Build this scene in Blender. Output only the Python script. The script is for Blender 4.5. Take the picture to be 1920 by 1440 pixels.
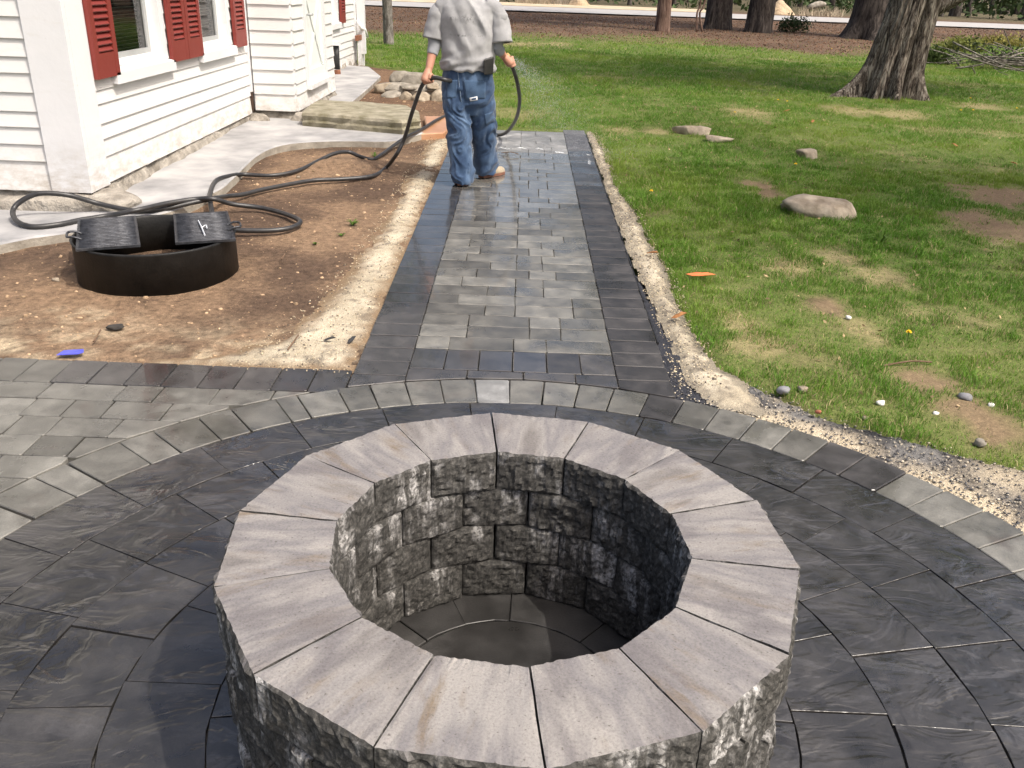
import bpy, bmesh, math, random
import numpy as np
from mathutils import Vector, Matrix, Quaternion
for o in list(bpy.data.objects): bpy.data.objects.remove(o)
scene = bpy.context.scene
COL = scene.collection
rad = math.radians
# ------------------------------------------------------------------ camera
FPX, PITCH, ROLL, CAMH = 1645.77, 0.430911, 0.036654, 1.6
FW = np.array([0, math.cos(PITCH), -math.sin(PITCH)])
UP0 = np.array([0, math.sin(PITCH), math.cos(PITCH)])
RT0 = np.array([1.0, 0, 0])
RT = RT0*math.cos(ROLL) + UP0*math.sin(ROLL)
UP = -RT0*math.sin(ROLL) + UP0*math.cos(ROLL)
cam = bpy.data.cameras.new('camera'); cam_o = bpy.data.objects.new('camera', cam)
COL.objects.link(cam_o); scene.camera = cam_o
cam.sensor_width = 36; cam.lens = 36*FPX/1920; cam.clip_start = 0.05; cam.clip_end = 1000
mm = Matrix(((RT[0], UP[0], -FW[0], 0), (RT[1], UP[1], -FW[1], 0), (RT[2], UP[2], -FW[2], CAMH), (0, 0, 0, 1)))
cam_o.matrix_world = mm
# ------------------------------------------------------------------ light
SUN_AZ, SUN_EL = rad(35), rad(54)      # azimuth from +x towards -y
SUNV = Vector((math.cos(SUN_AZ)*math.cos(SUN_EL), -math.sin(SUN_AZ)*math.cos(SUN_EL), math.sin(SUN_EL)))
world = bpy.data.worlds.new('World'); scene.world = world; world.use_nodes = True
wn = world.node_tree
sky = wn.nodes.new('ShaderNodeTexSky'); sky.sky_type = 'NISHITA'; sky.sun_disc = False
sky.sun_elevation = SUN_EL; sky.sun_rotation = math.atan2(SUNV.x, SUNV.y)
sky.air_density = 1.0; sky.dust_density = 8.0; sky.ozone_density = 1.0
wn.links.new(sky.outputs[0], wn.nodes['Background'].inputs[0])
wn.nodes['Background'].inputs[1].default_value = 0.15
sl = bpy.data.lights.new('sun', 'SUN'); sl.energy = 2.35; sl.angle = rad(0.53); sl.color = (1.0, 0.95, 0.87)
sun_o = bpy.data.objects.new('sun', sl); COL.objects.link(sun_o)
sun_o.rotation_euler = SUNV.to_track_quat('Z', 'Y').to_euler()
scene.view_settings.view_transform = 'Standard'; scene.view_settings.look = 'None'
scene.view_settings.exposure = 0.68; scene.view_settings.gamma = 1.0
scene.render.engine = 'CYCLES'
# ------------------------------------------------------------------ pixel -> place
CAMP = np.array([0, 0, CAMH])
def ray(x, y): return ((x-960)/FPX)*RT - ((y-720)/FPX)*UP + FW
def gz(y): return np.maximum(0, 0.015*(np.asarray(y, float)-3.4))
def GZ(x, y, z): d = ray(x, y); return CAMP + d*((z-CAMH)/d[2])
def GP(x, y, h=0.0):
    z = h
    for _ in range(25):
        p = GZ(x, y, z); z = float(gz(p[1]))+h
    return p
def WY(x, y, Y): d = ray(x, y); return CAMP + d*(Y/d[1])
def WXp(x, y, X): d = ray(x, y); return CAMP + d*(X/d[0])
def PX(P):
    d = np.asarray(P, float)-CAMP; w = d@FW
    return np.stack([960+FPX*(d@RT)/w, 720-FPX*(d@UP)/w, w], -1)
# ------------------------------------------------------------------ noise
def _h(ix, iy, iz, s):
    n = (ix.astype(np.int64)*374761393 + iy.astype(np.int64)*668265263 + iz.astype(np.int64)*2147483647 + s*974711) & 0xffffffff
    n = ((n ^ (n >> 13))*1274126177) & 0xffffffff
    n = ((n ^ (n >> 16))*2246822519) & 0xffffffff
    return ((n ^ (n >> 15)) & 0xffffff)/float(0xffffff)
def vnoise(p, s=0):
    p = np.asarray(p, float); i = np.floor(p); f = p-i; f = f*f*(3-2*f)
    i = i.astype(np.int64); r = 0
    for dx in (0, 1):
        for dy in (0, 1):
            for dz in (0, 1):
                w = (f[..., 0] if dx else 1-f[..., 0])*(f[..., 1] if dy else 1-f[..., 1])*(f[..., 2] if dz else 1-f[..., 2])
                r = r + w*_h(i[..., 0]+dx, i[..., 1]+dy, i[..., 2]+dz, s)
    return r*2-1
def fbm(p, s=0, o=4, g=0.5):
    p = np.asarray(p, float); r = 0; a = 1; t = 0
    for k in range(o):
        r = r + a*vnoise(p*(2.03**k), s+k*17); t += a; a *= g
    return r/t
def n2(x, y, sc, s=0, o=4):
    x = np.asarray(x, float); y = np.asarray(y, float)
    return fbm(np.stack([x*sc, y*sc, np.zeros_like(x)+s*7.31], -1), s, o)
def sstep(a, b, x): t = np.clip((x-a)/(b-a), 0, 1); return t*t*(3-2*t)
# ------------------------------------------------------------------ objects
def link(o, parent=None):
    COL.objects.link(o)
    if parent is not None:
        o.parent = parent
    return o
def tag(o, label=None, cat=None, group=None, kind=None):
    if label: o['label'] = label
    if cat: o['category'] = cat
    if group: o['group'] = group
    if kind: o['kind'] = kind
    return o
def empty(name, loc, rz=0.0):
    o = bpy.data.objects.new(name, None); o.empty_display_size = 0.1
    o.location = loc; o.rotation_euler = (0, 0, rz); COL.objects.link(o); return o
def wloc(p):
    v = Vector((0, 0, 0))
    while p is not None: v = v+p.location; p = p.parent
    return v
def mk(name, V, F, mat, parent=None, smooth=False, rel=True):
    """mesh object; V are world coordinates, made relative to the parent's place"""
    me = bpy.data.meshes.new(name); V = np.asarray(V, float)
    if parent is not None and rel: V = V-np.array(wloc(parent))
    me.from_pydata(V.tolist(), [], [tuple(int(i) for i in f) for f in F]); 
    if mat is not None: me.materials.append(mat)
    if smooth: me.polygons.foreach_set('use_smooth', [True]*len(me.polygons))
    me.update()
    o = bpy.data.objects.new(name, me); return link(o, parent)
def place(name, me, loc, rot=(0, 0, 0), parent=None, scale=None, mat=None):
    o = bpy.data.objects.new(name, me); l = Vector(loc)
    if parent is not None: l = l-wloc(parent)
    o.location = l; o.rotation_euler = rot
    if scale is not None: o.scale = scale
    link(o, parent)
    if mat is not None:
        o.material_slots[0].link = 'OBJECT'; o.material_slots[0].material = mat
    return o
def fastmesh(name, V, F, mat, parent=None, cols=None, smooth=False, k=3):
    """V (n,3), F (m,k) arrays"""
    me = bpy.data.meshes.new(name); V = np.asarray(V, np.float32); F = np.asarray(F, np.int32); k = F.shape[1]
    me.vertices.add(len(V)); me.vertices.foreach_set('co', V.ravel())
    me.loops.add(F.size); me.loops.foreach_set('vertex_index', F.ravel())
    me.polygons.add(len(F)); me.polygons.foreach_set('loop_start', np.arange(0, F.size, k, dtype=np.int32))
    me.polygons.foreach_set('loop_total', np.full(len(F), k, np.int32))
    if smooth: me.polygons.foreach_set('use_smooth', np.ones(len(F), bool))
    me.update(calc_edges=True)
    if cols is not None:
        a = me.color_attributes.new('tint', 'FLOAT_COLOR', 'POINT')
        c = np.ones((len(V), 4), np.float32); c[:, :3] = cols; a.data.foreach_set('color', c.ravel())
    if mat is not None: me.materials.append(mat)
    o = bpy.data.objects.new(name, me); return link(o, parent)
class MB:
    def __init__(s): s.V = []; s.F = []
    def add(s, V, F):
        b = len(s.V); s.V += [tuple(v) for v in V]; s.F += [tuple(i+b for i in f) for f in F]; return s
    def box(s, x0, x1, y0, y1, z0, z1):
        return s.add([(x0, y0, z0), (x1, y0, z0), (x1, y1, z0), (x0, y1, z0), (x0, y0, z1), (x1, y0, z1), (x1, y1, z1), (x0, y1, z1)],
                     [(0, 3, 2, 1), (4, 5, 6, 7), (0, 1, 5, 4), (1, 2, 6, 5), (2, 3, 7, 6), (3, 0, 4, 7)])
    def hexa(s, P): return s.add(P, [(0, 3, 2, 1), (4, 5, 6, 7), (0, 1, 5, 4), (1, 2, 6, 5), (2, 3, 7, 6), (3, 0, 4, 7)])
    def tube(s, pts, radii, n=10, cap=True): V, F = tube(pts, radii, n, cap); return s.add(V, F)
    def build(s, name, mat, parent=None, smooth=False): return mk(name, s.V, s.F, mat, parent, smooth)
def tube(pts, radii, n=10, cap=True, flat=None):
    P = np.asarray(pts, float); m = len(P)
    if np.isscalar(radii): radii = [radii]*m
    T = np.gradient(P, axis=0); T /= np.linalg.norm(T, axis=1)[:, None]+1e-12
    a = np.array([0, 0, 1.0]) if abs(T[0][2]) < 0.9 else np.array([1.0, 0, 0])
    u = np.cross(T[0], a); u /= np.linalg.norm(u); V = []; F = []
    for i in range(m):
        u = u-T[i]*(u@T[i]); u /= np.linalg.norm(u)+1e-12; w = np.cross(T[i], u)
        for k in range(n):
            t = 2*math.pi*k/n; V.append(P[i]+radii[i]*(math.cos(t)*u+math.sin(t)*w))
    for i in range(m-1):
        for k in range(n):
            k2 = (k+1) % n; F.append((i*n+k, i*n+k2, (i+1)*n+k2, (i+1)*n+k))
    if cap: F.append(tuple(range(n-1, -1, -1))); F.append(tuple((m-1)*n+k for k in range(n)))
    return V, F
def ztube(rings, n=24):
    V = []; F = []
    for (x, y, z, rx, ry) in rings:
        for k in range(n):
            t = 2*math.pi*k/n; V.append((x+rx*math.cos(t), y+ry*math.sin(t), z))
    m = len(rings)
    up = rings[-1][2] > rings[0][2]
    for i in range(m-1):
        for k in range(n):
            k2 = (k+1) % n; q = (i*n+k, i*n+k2, (i+1)*n+k2, (i+1)*n+k); F.append(q if up else q[::-1])
    b = tuple(range(n-1, -1, -1)); t_ = tuple((m-1)*n+k for k in range(n))
    F.append(b if up else b[::-1]); F.append(t_ if up else t_[::-1])
    return V, F
def spline(pts, sub=8):
    P = np.asarray(pts, float); P = np.vstack([2*P[0]-P[1], P, 2*P[-1]-P[-2]]); out = []
    for i in range(1, len(P)-2):
        for k in range(sub):
            t = k/sub; a, b, c, d = P[i-1], P[i], P[i+1], P[i+2]
            out.append(0.5*((2*b)+(-a+c)*t+(2*a-5*b+4*c-d)*t*t+(-a+3*b-3*c+d)*t**3))
    out.append(P[-2]); return np.array(out)
def rock_mesh(name, dims, seed, sub=3, rough=0.25, flat=0.0):
    bm = bmesh.new(); bmesh.ops.create_icosphere(bm, subdivisions=sub, radius=1.0)
    co = np.array([v.co[:] for v in bm.verts]); F = [tuple(v.index for v in f.verts) for f in bm.faces]; bm.free()
    rng = np.random.RandomState(seed)
    for _ in range(15):                                   # cut facets
        nn = rng.normal(size=3); nn /= np.linalg.norm(nn); d = rng.uniform(.55, .86)
        ex = np.maximum(0, co@nn-d); co = co-ex[:, None]*nn*0.97
    co = np.sign(co)*np.abs(co)**.74; co /= np.linalg.norm(co,axis=1).max()
    co = co*(1+rough*fbm(co*1.4+seed, seed, 3)[:, None]+0.06*fbm(co*6+seed, seed, 2)[:, None])
    co[:, 2] = np.maximum(co[:, 2], -0.45)
    co = co*np.array(dims)/2/np.abs(co).max(0)
    co[:, 2] -= co[:, 2].min()
    me = bpy.data.meshes.new(name); me.from_pydata(co.tolist(), [], F)
    return me
# ------------------------------------------------------------------ materials
def mat(name):
    m = bpy.data.materials.new(name); m.use_nodes = True
    nt = m.node_tree; return m, nt, nt.nodes['Principled BSDF']
def nd(nt, t, ins=None, **kw):
    n = nt.nodes.new(t)
    for k, v in kw.items(): setattr(n, k, v)
    for k, v in (ins or {}).items():
        if hasattr(v, 'bl_idname') and 'Socket' in v.bl_idname: nt.links.new(v, n.inputs[k])
        else: n.inputs[k].default_value = v
    return n
def noise(nt, vec, scale, detail=4, rough=0.55, dist=0.0):
    n = nd(nt, 'ShaderNodeTexNoise', {'Scale': scale, 'Detail': detail, 'Roughness': rough, 'Distortion': dist})
    if vec is not None: nt.links.new(vec, n.inputs['Vector'])
    return n.outputs[0]
def ramp(nt, fac, stops):
    r = nt.nodes.new('ShaderNodeValToRGB'); nt.links.new(fac, r.inputs[0]); e = r.color_ramp.elements
    while len(e) < len(stops): e.new(0.5)
    for i, (p, c) in enumerate(stops):
        e[i].position = p; e[i].color = (c, c, c, 1) if np.isscalar(c) else (*c, 1)
    return r.outputs[0]
def mixc(nt, fac, a, b, mode='MIX'):
    n = nt.nodes.new('ShaderNodeMix'); n.data_type = 'RGBA'; n.blend_type = mode
    for i, v in ((0, fac), (6, a), (7, b)):
        if hasattr(v, 'bl_idname') and 'Socket' in v.bl_idname: nt.links.new(v, n.inputs[i])
        elif i == 0: n.inputs[0].default_value = v
        else: n.inputs[i].default_value = (*v, 1)
    return n.outputs[2]
def math_(nt, op, a, b=None, clamp=False):
    n = nt.nodes.new('ShaderNodeMath'); n.operation = op; n.use_clamp = clamp
    for i, v in enumerate((a, b)):
        if v is None: continue
        if hasattr(v, 'bl_idname'): nt.links.new(v, n.inputs[i])
        else: n.inputs[i].default_value = v
    return n.outputs[0]
def pos(nt): return nt.nodes.new('ShaderNodeNewGeometry').outputs['Position']
def objc(nt): return nt.nodes.new('ShaderNodeTexCoord').outputs['Object']
def orand(nt): return nt.nodes.new('ShaderNodeObjectInfo').outputs['Random']
def scalev(nt, v, s):
    n = nt.nodes.new('ShaderNodeMapping'); nt.links.new(v, n.inputs[0]); n.inputs['Scale'].default_value = s; return n.outputs[0]
def bump(nt, h, strength, dist, bsdf, prev=None):
    b = nd(nt, 'ShaderNodeBump', {'Strength': strength, 'Distance': dist, 'Height': h})
    if prev is not None: nt.links.new(prev, b.inputs['Normal'])
    nt.links.new(b.outputs[0], bsdf.inputs['Normal']); return b.outputs[0]
def setc(nt, bsdf, col, rough=None, spec=None):
    for k, v in (('Base Color', col), ('Roughness', rough), ('Specular IOR Level', spec)):
        if v is None: continue
        if hasattr(v, 'bl_idname'): nt.links.new(v, bsdf.inputs[k])
        elif k == 'Base Color': bsdf.inputs[k].default_value = (*v, 1)
        else: bsdf.inputs[k].default_value = v
def simple(name, c1, c2, scale, rough=0.7, bs=0.3, bd=0.004, spec=0.4, detail=5, coord='pos', bscale=None, rmin=None):
    m, nt, b = mat(name); v = pos(nt) if coord == 'pos' else objc(nt)
    n = noise(nt, v, scale, detail)
    col = ramp(nt, n, [(0.3, c1), (0.7, c2)])
    setc(nt, b, col, rough, spec)
    bump(nt, noise(nt, v, bscale or scale*6, 4), bs, bd, b)
    return m
# ================================================================== materials of the paving
def paver_mat(name, lo, hi, r_dry, r_wet, wetmix, relief=0.25, rel_scale=60, cleft=False, spec=0.5, stain=None, wav=.25, coat=0.0):
    m, nt, b = mat(name); p = pos(nt); oc = objc(nt); rnd = orand(nt)
    base = mixc(nt, rnd, lo, hi)
    offs = nd(nt, 'ShaderNodeVectorMath', operation='ADD'); nt.links.new(oc, offs.inputs[0])
    comb = nd(nt, 'ShaderNodeCombineXYZ'); r10 = math_(nt, 'MULTIPLY', rnd, 37.0)
    for i in range(3): nt.links.new(r10, comb.inputs[i])
    nt.links.new(comb.outputs[0], offs.inputs[1]); ov = offs.outputs[0]
    n1 = noise(nt, ov, 9, 5, 0.6)
    base = mixc(nt, 1.0, base, ramp(nt, n1, [(0.28, 0.55), (0.5, .95), (0.72, 1.38)]), 'MULTIPLY')
    n2_ = noise(nt, p, 220, 3, 0.7)
    base = mixc(nt, 1.0, base, ramp(nt, n2_, [(0.3, 0.78), (0.7, 1.2)]), 'MULTIPLY')
    wet = ramp(nt, noise(nt, p, 3.1, 5, 0.6, 0.6), [(0.5-wetmix*0.5, 1.0), (0.56-wetmix*0.35+0.1, 0.0)])   # 1 = standing film
    dk = mixc(nt, 0.55, base, tuple(0.45*c for c in lo))
    col = mixc(nt, wet, base, dk)
    if stain: col = mixc(nt, ramp(nt, noise(nt, p, 4.0, 3), [(0.62, 0.0), (0.74, 0.6)]), col, stain)
    # pale dry joint dust
    rgh = mixc(nt, wet, (r_dry,)*3, (r_wet,)*3)
    rgh = mixc(nt, 1.0, rgh, ramp(nt, n1, [(0.3, 0.75), (0.7, 1.25)]), 'MULTIPLY')
    setc(nt, b, col, rgh, spec)
    if coat:
        cw = mixc(nt, wet, (coat*.35,)*3, (coat,)*3); nt.links.new(cw, b.inputs['Coat Weight']); b.inputs['Coat Roughness'].default_value = .035; b.inputs['Coat IOR'].default_value = 1.4
    if cleft:
        h1 = noise(nt, scalev(nt, ov, (1.0, 1.7, 1)), 4.2, 3, 0.5, 1.1)
        h1 = ramp(nt, h1, [(0.36, 0.0), (0.42, 0.35), (0.47, 0.4), (0.53, 0.7), (0.60, 0.72), (0.68, 1.0)])
        q = bump(nt, h1, 0.55, 0.010, b)
        wv = noise(nt, p, 8, 2, 0.5, 2.0)
        q2 = bump(nt, wv, 0.25, 0.010, b, q)
        rim = ramp(nt, h1, [(.0, .75), (.5, 1.0), (1.0, 1.2)])
        refl_stk = noise(nt, scalev(nt, ov, (3.2, 7.5, 1)), 1.9, 6, .62, .7)
        refl_stk = ramp(nt, refl_stk, [(.53, 0.0), (.575, 1.0), (.60, .25), (.645, .8), (.69, 0.0)])
        refl_stk = math_(nt, 'MULTIPLY', refl_stk, ramp(nt, noise(nt, p, 2.6, 3), [(.44, 0.0), (.60, .36)]))
        col = mixc(nt, 1.0, col, rim, 'MULTIPLY'); col = mixc(nt, refl_stk, col, (.115, .113, .118)); nt.links.new(col, b.inputs['Base Color'])  # pale streaks paint broken sky reflections into the slab colour
        nt.links.new(q2, b.inputs['Coat Normal'])
        bump(nt, noise(nt, p, 160, 3), 0.12, 0.002, b, q2)
    else:
        q = bump(nt, noise(nt, ov, 7, 2), wav, 0.008, b)
        fine = nd(nt, 'ShaderNodeMix'); fine.data_type = 'FLOAT'
        inv = math_(nt, 'SUBTRACT', 1.0, wet)
        st = math_(nt, 'MULTIPLY_ADD', inv, relief); st.node.inputs[2].default_value = 0.04
        bb = nd(nt, 'ShaderNodeBump', {'Distance': 0.003, 'Height': noise(nt, p, rel_scale*3, 4, 0.65)})
        nt.links.new(st, bb.inputs['Strength']); nt.links.new(q, bb.inputs['Normal']); nt.links.new(bb.outputs[0], b.inputs['Normal'])
        nt.nodes.remove(fine)
    return m
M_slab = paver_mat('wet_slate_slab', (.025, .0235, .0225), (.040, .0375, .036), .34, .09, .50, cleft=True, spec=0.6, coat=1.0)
M_slabplain = paver_mat('damp_slate_slab', (.030, .029, .028), (.044, .042, .040), .55, .35, .3, spec=0.4)
M_border = paver_mat('wet_charcoal_paver', (.034, .032, .031), (.064, .060, .057), .34, .12, .45, spec=0.6, stain=(.05, .036, .03), coat=.8)
M_border_r = paver_mat('damp_charcoal_paver', (.036, .034, .034), (.062, .058, .056), .50, .28, .25, spec=0.45)
M_field = paver_mat('damp_grey_paver', (.078, .075, .066), (.175, .169, .150), .42, .13, .45, spec=0.55, coat=.6)
M_patio = paver_mat('damp_light_paver', (.094, .091, .080), (.165, .160, .143), .42, .15, .38, spec=0.5, stain=(.06, .046, .04), coat=.5)
M_fieldwet = paver_mat('flooded_grey_paver', (.090, .086, .076), (.155, .150, .136), .13, .045, .8, relief=.06, spec=0.8, wav=.06, coat=1.0)
M_borderwet = paver_mat('flooded_charcoal_paver', (.036, .034, .033), (.058, .055, .053), .14, .05, .8, relief=.06, spec=0.8, wav=.06, coat=1.0)
M_fielddry = paver_mat('dry_grey_paver', (.20, .205, .205), (.29, .29, .285), .8, .6, .1, spec=0.3)
M_borderdry = paver_mat('dry_charcoal_paver', (.085, .088, .097), (.13, .132, .14), .75, .6, .1, spec=0.3)
M_joint = simple('joint_sand', (.03, .029, .028), (.07, .066, .06), 60, .9)
M_sand = simple('polymeric_sand', (.40, .33, .22), (.58, .49, .35), 9, .95, .6, .006, .2, 6, bscale=170)
M_soilbase = None
# ================================================================== ground
def inpoly(x, y, P):
    P = np.asarray(P, float); r = np.zeros(np.shape(x), bool); j = len(P)-1
    for i in range(len(P)):
        c = ((P[i, 1] > y) != (P[j, 1] > y)) & (x < (P[j, 0]-P[i, 0])*(y-P[i, 1])/(P[j, 1]-P[i, 1]+1e-12)+P[i, 0])
        r ^= c; j = i
    return r
def pdist(x, y, P, closed=True):
    P = np.asarray(P, float); d = np.full(np.shape(x), 1e9)
    for i in range(len(P) if closed else len(P)-1):
        a = P[i]; b = P[(i+1) % len(P)]; ab = b-a; L = ab@ab+1e-12
        t = np.clip(((x-a[0])*ab[0]+(y-a[1])*ab[1])/L, 0, 1)
        d = np.minimum(d, np.hypot(x-a[0]-t*ab[0], y-a[1]-t*ab[1]))
    return d
def sdf(x, y, P): return np.where(inpoly(x, y, P), 1, -1)*pdist(x, y, P)
def pxpoly(L): return np.array([GP(*p)[:2] for p in L])
LAWN_R = pxpoly([(1107, 245), (1135, 290), (1150, 340), (1190, 400), (1215, 450), (1245, 500), (1262, 550), (1280, 600), (1310, 650), (1350, 690), (1420, 725), (1500, 760), (1580, 790), (1680, 820), (1800, 850), (1920, 880)])
LAWN_L = pxpoly([(945, 235), (850, 228), (838, 200), (835, 180), (760, 130), (700, 122)])
LAWN = np.vstack([[(-200, 400), (-200, 17.2), (-3.0, 17.2)], LAWN_L[::-1], LAWN_R, [(3.2, 2.3), (6, 1.2), (200, 0), (200, 400)]])
LIT_X = [-60, -3.9, -1.7, .2, 4.4, 7.1, 8.8, 11.9, 14.2, 60]; LIT_Y = [22, 23.2, 24.2, 23.8, 24.4, 22.2, 23.5, 27.3, 27.6, 27]
def lawn_sd(x, y): return sdf(x, y, LAWN)
PATCH = [GP(*p)[:2].tolist()+[r, c] for p, r, c in (((1420, 348), .20, 1), ((1440, 365), .16, 1), ((1600, 208), .45, 2), ((1395, 210), .42, 2), ((1690, 215), .5, 2), ((1830, 200), .35, 2), ((1900, 370), .55, 1), ((1890, 430), .45, 1), ((1840, 410), .3, 1), ((1160, 243), .22, 2), ((1230, 245), .2, 2), ((975, 82), .7, 2), ((1040, 82), .5, 2), ((1550, 570), .16, 1), ((1620, 620), .16, 2), ((1560, 480), .2, 2), ((1390, 610), .15, 2), ((1420, 650), .16, 2), ((1740, 720), .16, 1), ((1800, 760), .16, 1), ((1650, 520), .2, 2), ((1480, 505), .2, 2), ((1860, 800), .18, 1))]
def ground_masks(x, y):
    """green 0..1 (how thick the grass is), dry 0..1, litter 0..1"""
    lit = sstep(-1.6, 2.0, y-np.interp(x, LIT_X, LIT_Y)+2.2*n2(x, y, .35, 3))
    bare = np.zeros_like(x); dry = .8*sstep(0.12, 0.6, n2(x, y, .9, 11)+.35*n2(x, y, 4.5, 12))
    pn = .55*n2(x, y, 4.0, 21)+.4*n2(x, y, 12, 22, 2)
    for px_, py_, r_, c_ in PATCH:
        k = 1-sstep(.35, 1.25, np.hypot(x-px_, (y-py_)*.8)/r_+pn)
        if c_ == 1: bare = np.maximum(bare, k)
        else: dry = np.maximum(dry, k); bare = np.maximum(bare, .35*k)
    bare = np.maximum(bare, .6*sstep(.34, .75, n2(x, y, 2.6, 31)+.3*n2(x, y, 11, 32)))
    near = sstep(6.5, 3.2, y)                    # thin, worn turf beside the new paving
    bare = np.maximum(bare, near*sstep(.05, .65, n2(x, y, 3.2, 33)+.5*n2(x, y, 12, 34))*.5)
    dry = np.maximum(dry, near*.2)
    return np.clip(1-bare, 0, 1)*(1-.97*lit), dry, lit
gx = np.concatenate([[-260, -150, -90, -60, -40, -28, -20], np.arange(-15, -4, .5), np.arange(-4, 5, .08), np.arange(5, 16, .2), np.arange(16, 30, 1.0), [32, 40, 60, 90, 150, 260]])
gy = np.concatenate([[-120, -60, -30, -15, -8, -4, -2], np.arange(-1, 2.4, .4), np.arange(2.4, 11, .07), np.arange(11, 20, .15), np.arange(20, 34, .35), np.arange(34, 60, 1.0), [62, 70, 80, 95, 115, 140, 180, 240, 320]])
GX, GY = np.meshgrid(gx, gy); sd = lawn_sd(GX, GY)
zz = gz(GY)+.02*n2(GX, GY, .5, 5)*sstep(3.5, 8, GY)+.012*n2(GX, GY, 3, 6)*(sd > 0)
zz = np.where(GY > 60, gz(60)+(GY-60)*.01+zz*0, zz)
zz = zz-.09*(1-sstep(-.06, .05, sd+.05*n2(GX, GY, 5, 8)))
g_, d_, l_ = ground_masks(GX, GY)
soil = np.array([.165, .115, .07]); thatch = np.array([.30, .24, .13]); grn = np.array([.085, .14, .022]); litc = np.array([.105, .068, .045])
c = soil+(thatch-soil)*(d_*.8)[..., None]; c = c+(grn-c)*(g_*.75*(1-.5*d_))[..., None]
lv = (.75+.5*sstep(-.5, .6, n2(GX, GY, 1.3, 41)))[..., None]
c = c+(litc*lv-c)*l_[..., None]
ff = sstep(42, 46, GY)[..., None]; c = c+(np.array([.10, .085, .05])-c)*ff
ny, nx = GX.shape; idx = np.arange(ny*nx).reshape(ny, nx)
Fq = np.stack([idx[:-1, :-1], idx[:-1, 1:], idx[1:, 1:], idx[1:, :-1]], -1).reshape(-1, 4)
def tint_mat(name, rough=.9, nscale=40, bs=.6, bd=.02, contrast=(.7, 1.3), trans=0.0, spec=.2):
    m, nt, b = mat(name); a = nd(nt, 'ShaderNodeAttribute', attribute_name='tint'); p = pos(nt)
    col = a.outputs['Color']
    if nscale:
        col = mixc(nt, 1.0, col, ramp(nt, noise(nt, p, nscale, 6, .7), [(.28, contrast[0]), (.72, contrast[1])]), 'MULTIPLY')
        col = mixc(nt, 1.0, col, ramp(nt, noise(nt, p, 210, 3, .8), [(.32, .55), (.5, 1.0), (.68, 1.5)]), 'MULTIPLY')
        bump(nt, noise(nt, p, nscale*1.7, 5, .65), bs, bd, b)
    setc(nt, b, col, rough, spec)
    if trans:
        tl = nd(nt, 'ShaderNodeBsdfTranslucent'); nt.links.new(col, tl.inputs[0])
        mx = nd(nt, 'ShaderNodeMixShader', {0: trans}); out = nt.nodes['Material Output']
        nt.links.new(b.outputs[0], mx.inputs[1]); nt.links.new(tl.outputs[0], mx.inputs[2]); nt.links.new(mx.outputs[0], out.inputs[0])
    return m
M_ground = tint_mat('lawn_soil', nscale=30)
ground = fastmesh('ground', np.stack([GX, GY, zz], -1).reshape(-1, 3), Fq, M_ground, cols=c.reshape(-1, 3), smooth=True)
tag(ground, 'lawn and leaf litter ground rising gently to the woods', kind='structure')
def gtop(x, y):
    """lawn surface height"""
    x = np.asarray(x, float); y = np.asarray(y, float)
    return gz(y)+.02*n2(x, y, .5, 5)*sstep(3.5, 8, y)+.012*n2(x, y, 3, 6)
def patch(name, P, cell, hfun, m, edge_noise=.03, nsc=6, seed=0, cfun=None, label=None):
    P = np.asarray(P); x0, y0 = P.min(0)-.1; x1, y1 = P.max(0)+.1
    xs = np.arange(x0, x1, cell); ys = np.arange(y0, y1, cell); X, Y = np.meshgrid(xs, ys)
    s = sdf(X, Y, P)+edge_noise*n2(X, Y, nsc, seed)
    Z = hfun(X, Y, s); keep = s > -.03
    i = np.arange(X.size).reshape(X.shape)
    k = keep[:-1, :-1] & keep[1:, :-1] & keep[:-1, 1:] & keep[1:, 1:]
    F = np.stack([i[:-1, :-1][k], i[:-1, 1:][k], i[1:, 1:][k], i[1:, :-1][k]], -1)
    used = np.unique(F); mp = np.full(X.size, -1); mp[used] = np.arange(len(used))
    V = np.stack([X, Y, Z], -1).reshape(-1, 3)[used]
    cols = cfun(X, Y, s).reshape(-1, 3)[used] if cfun else None
    o = fastmesh(name, V, mp[F], m, cols=cols, smooth=True)
    return tag(o, label, kind='structure')
# ---- bare soil bed between house and walkway
RC = np.array([.0114, 1.637]); RR = [.285, .468, .700, .938, 1.180, 1.420, 1.655, 1.887]
def soil_h(X, Y, s):
    z = gz(Y)-.012+.012*n2(X, Y, 2.5, 51)+.006*n2(X, Y, 11, 52)
    m0 = GP(640, 315)[:2]
    z = z+.075*np.exp(-((X-m0[0])**2/.25+(Y-m0[1])**2/.10))
    m1 = GP(775, 332)[:2]
    z = z-.035*np.exp(-((X-m1[0])**2/.02+(Y-m1[1])**2/.03))
    return z-.05*(1-sstep(-.02, .06, s))
def soil_c(X, Y, s):
    a = np.array([.215, .143, .090]); b_ = np.array([.095, .062, .042]); p_ = np.array([.46, .38, .26])
    t = sstep(-.35, .4, n2(X, Y, 1.6, 55)+.3*n2(X, Y, 7, 56))[..., None]; cc = a+(b_-a)*t
    d1 = sstep(.75, .0, Y-3.55)*sstep(-.3, .35, n2(X, Y, 3, 57)+.25)
    e1 = GP(150, 590)[:2]; d1 = np.maximum(d1*.8, .8*np.exp(-((X-e1[0])**2/.05+(Y-e1[1])**2/.012)))
    d1 = d1*sstep(-.35, .3, n2(X, Y, 12, 58))
    wetm = sstep(8.4, 10.5, Y)[..., None]; cc = cc+(np.array([.13, .075, .045])-cc)*wetm*.6
    return cc+(p_-cc)*d1[..., None]
M_soil = tint_mat('bare_soil', nscale=24, bs=1.0, bd=.02, contrast=(.45, 1.45))
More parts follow.
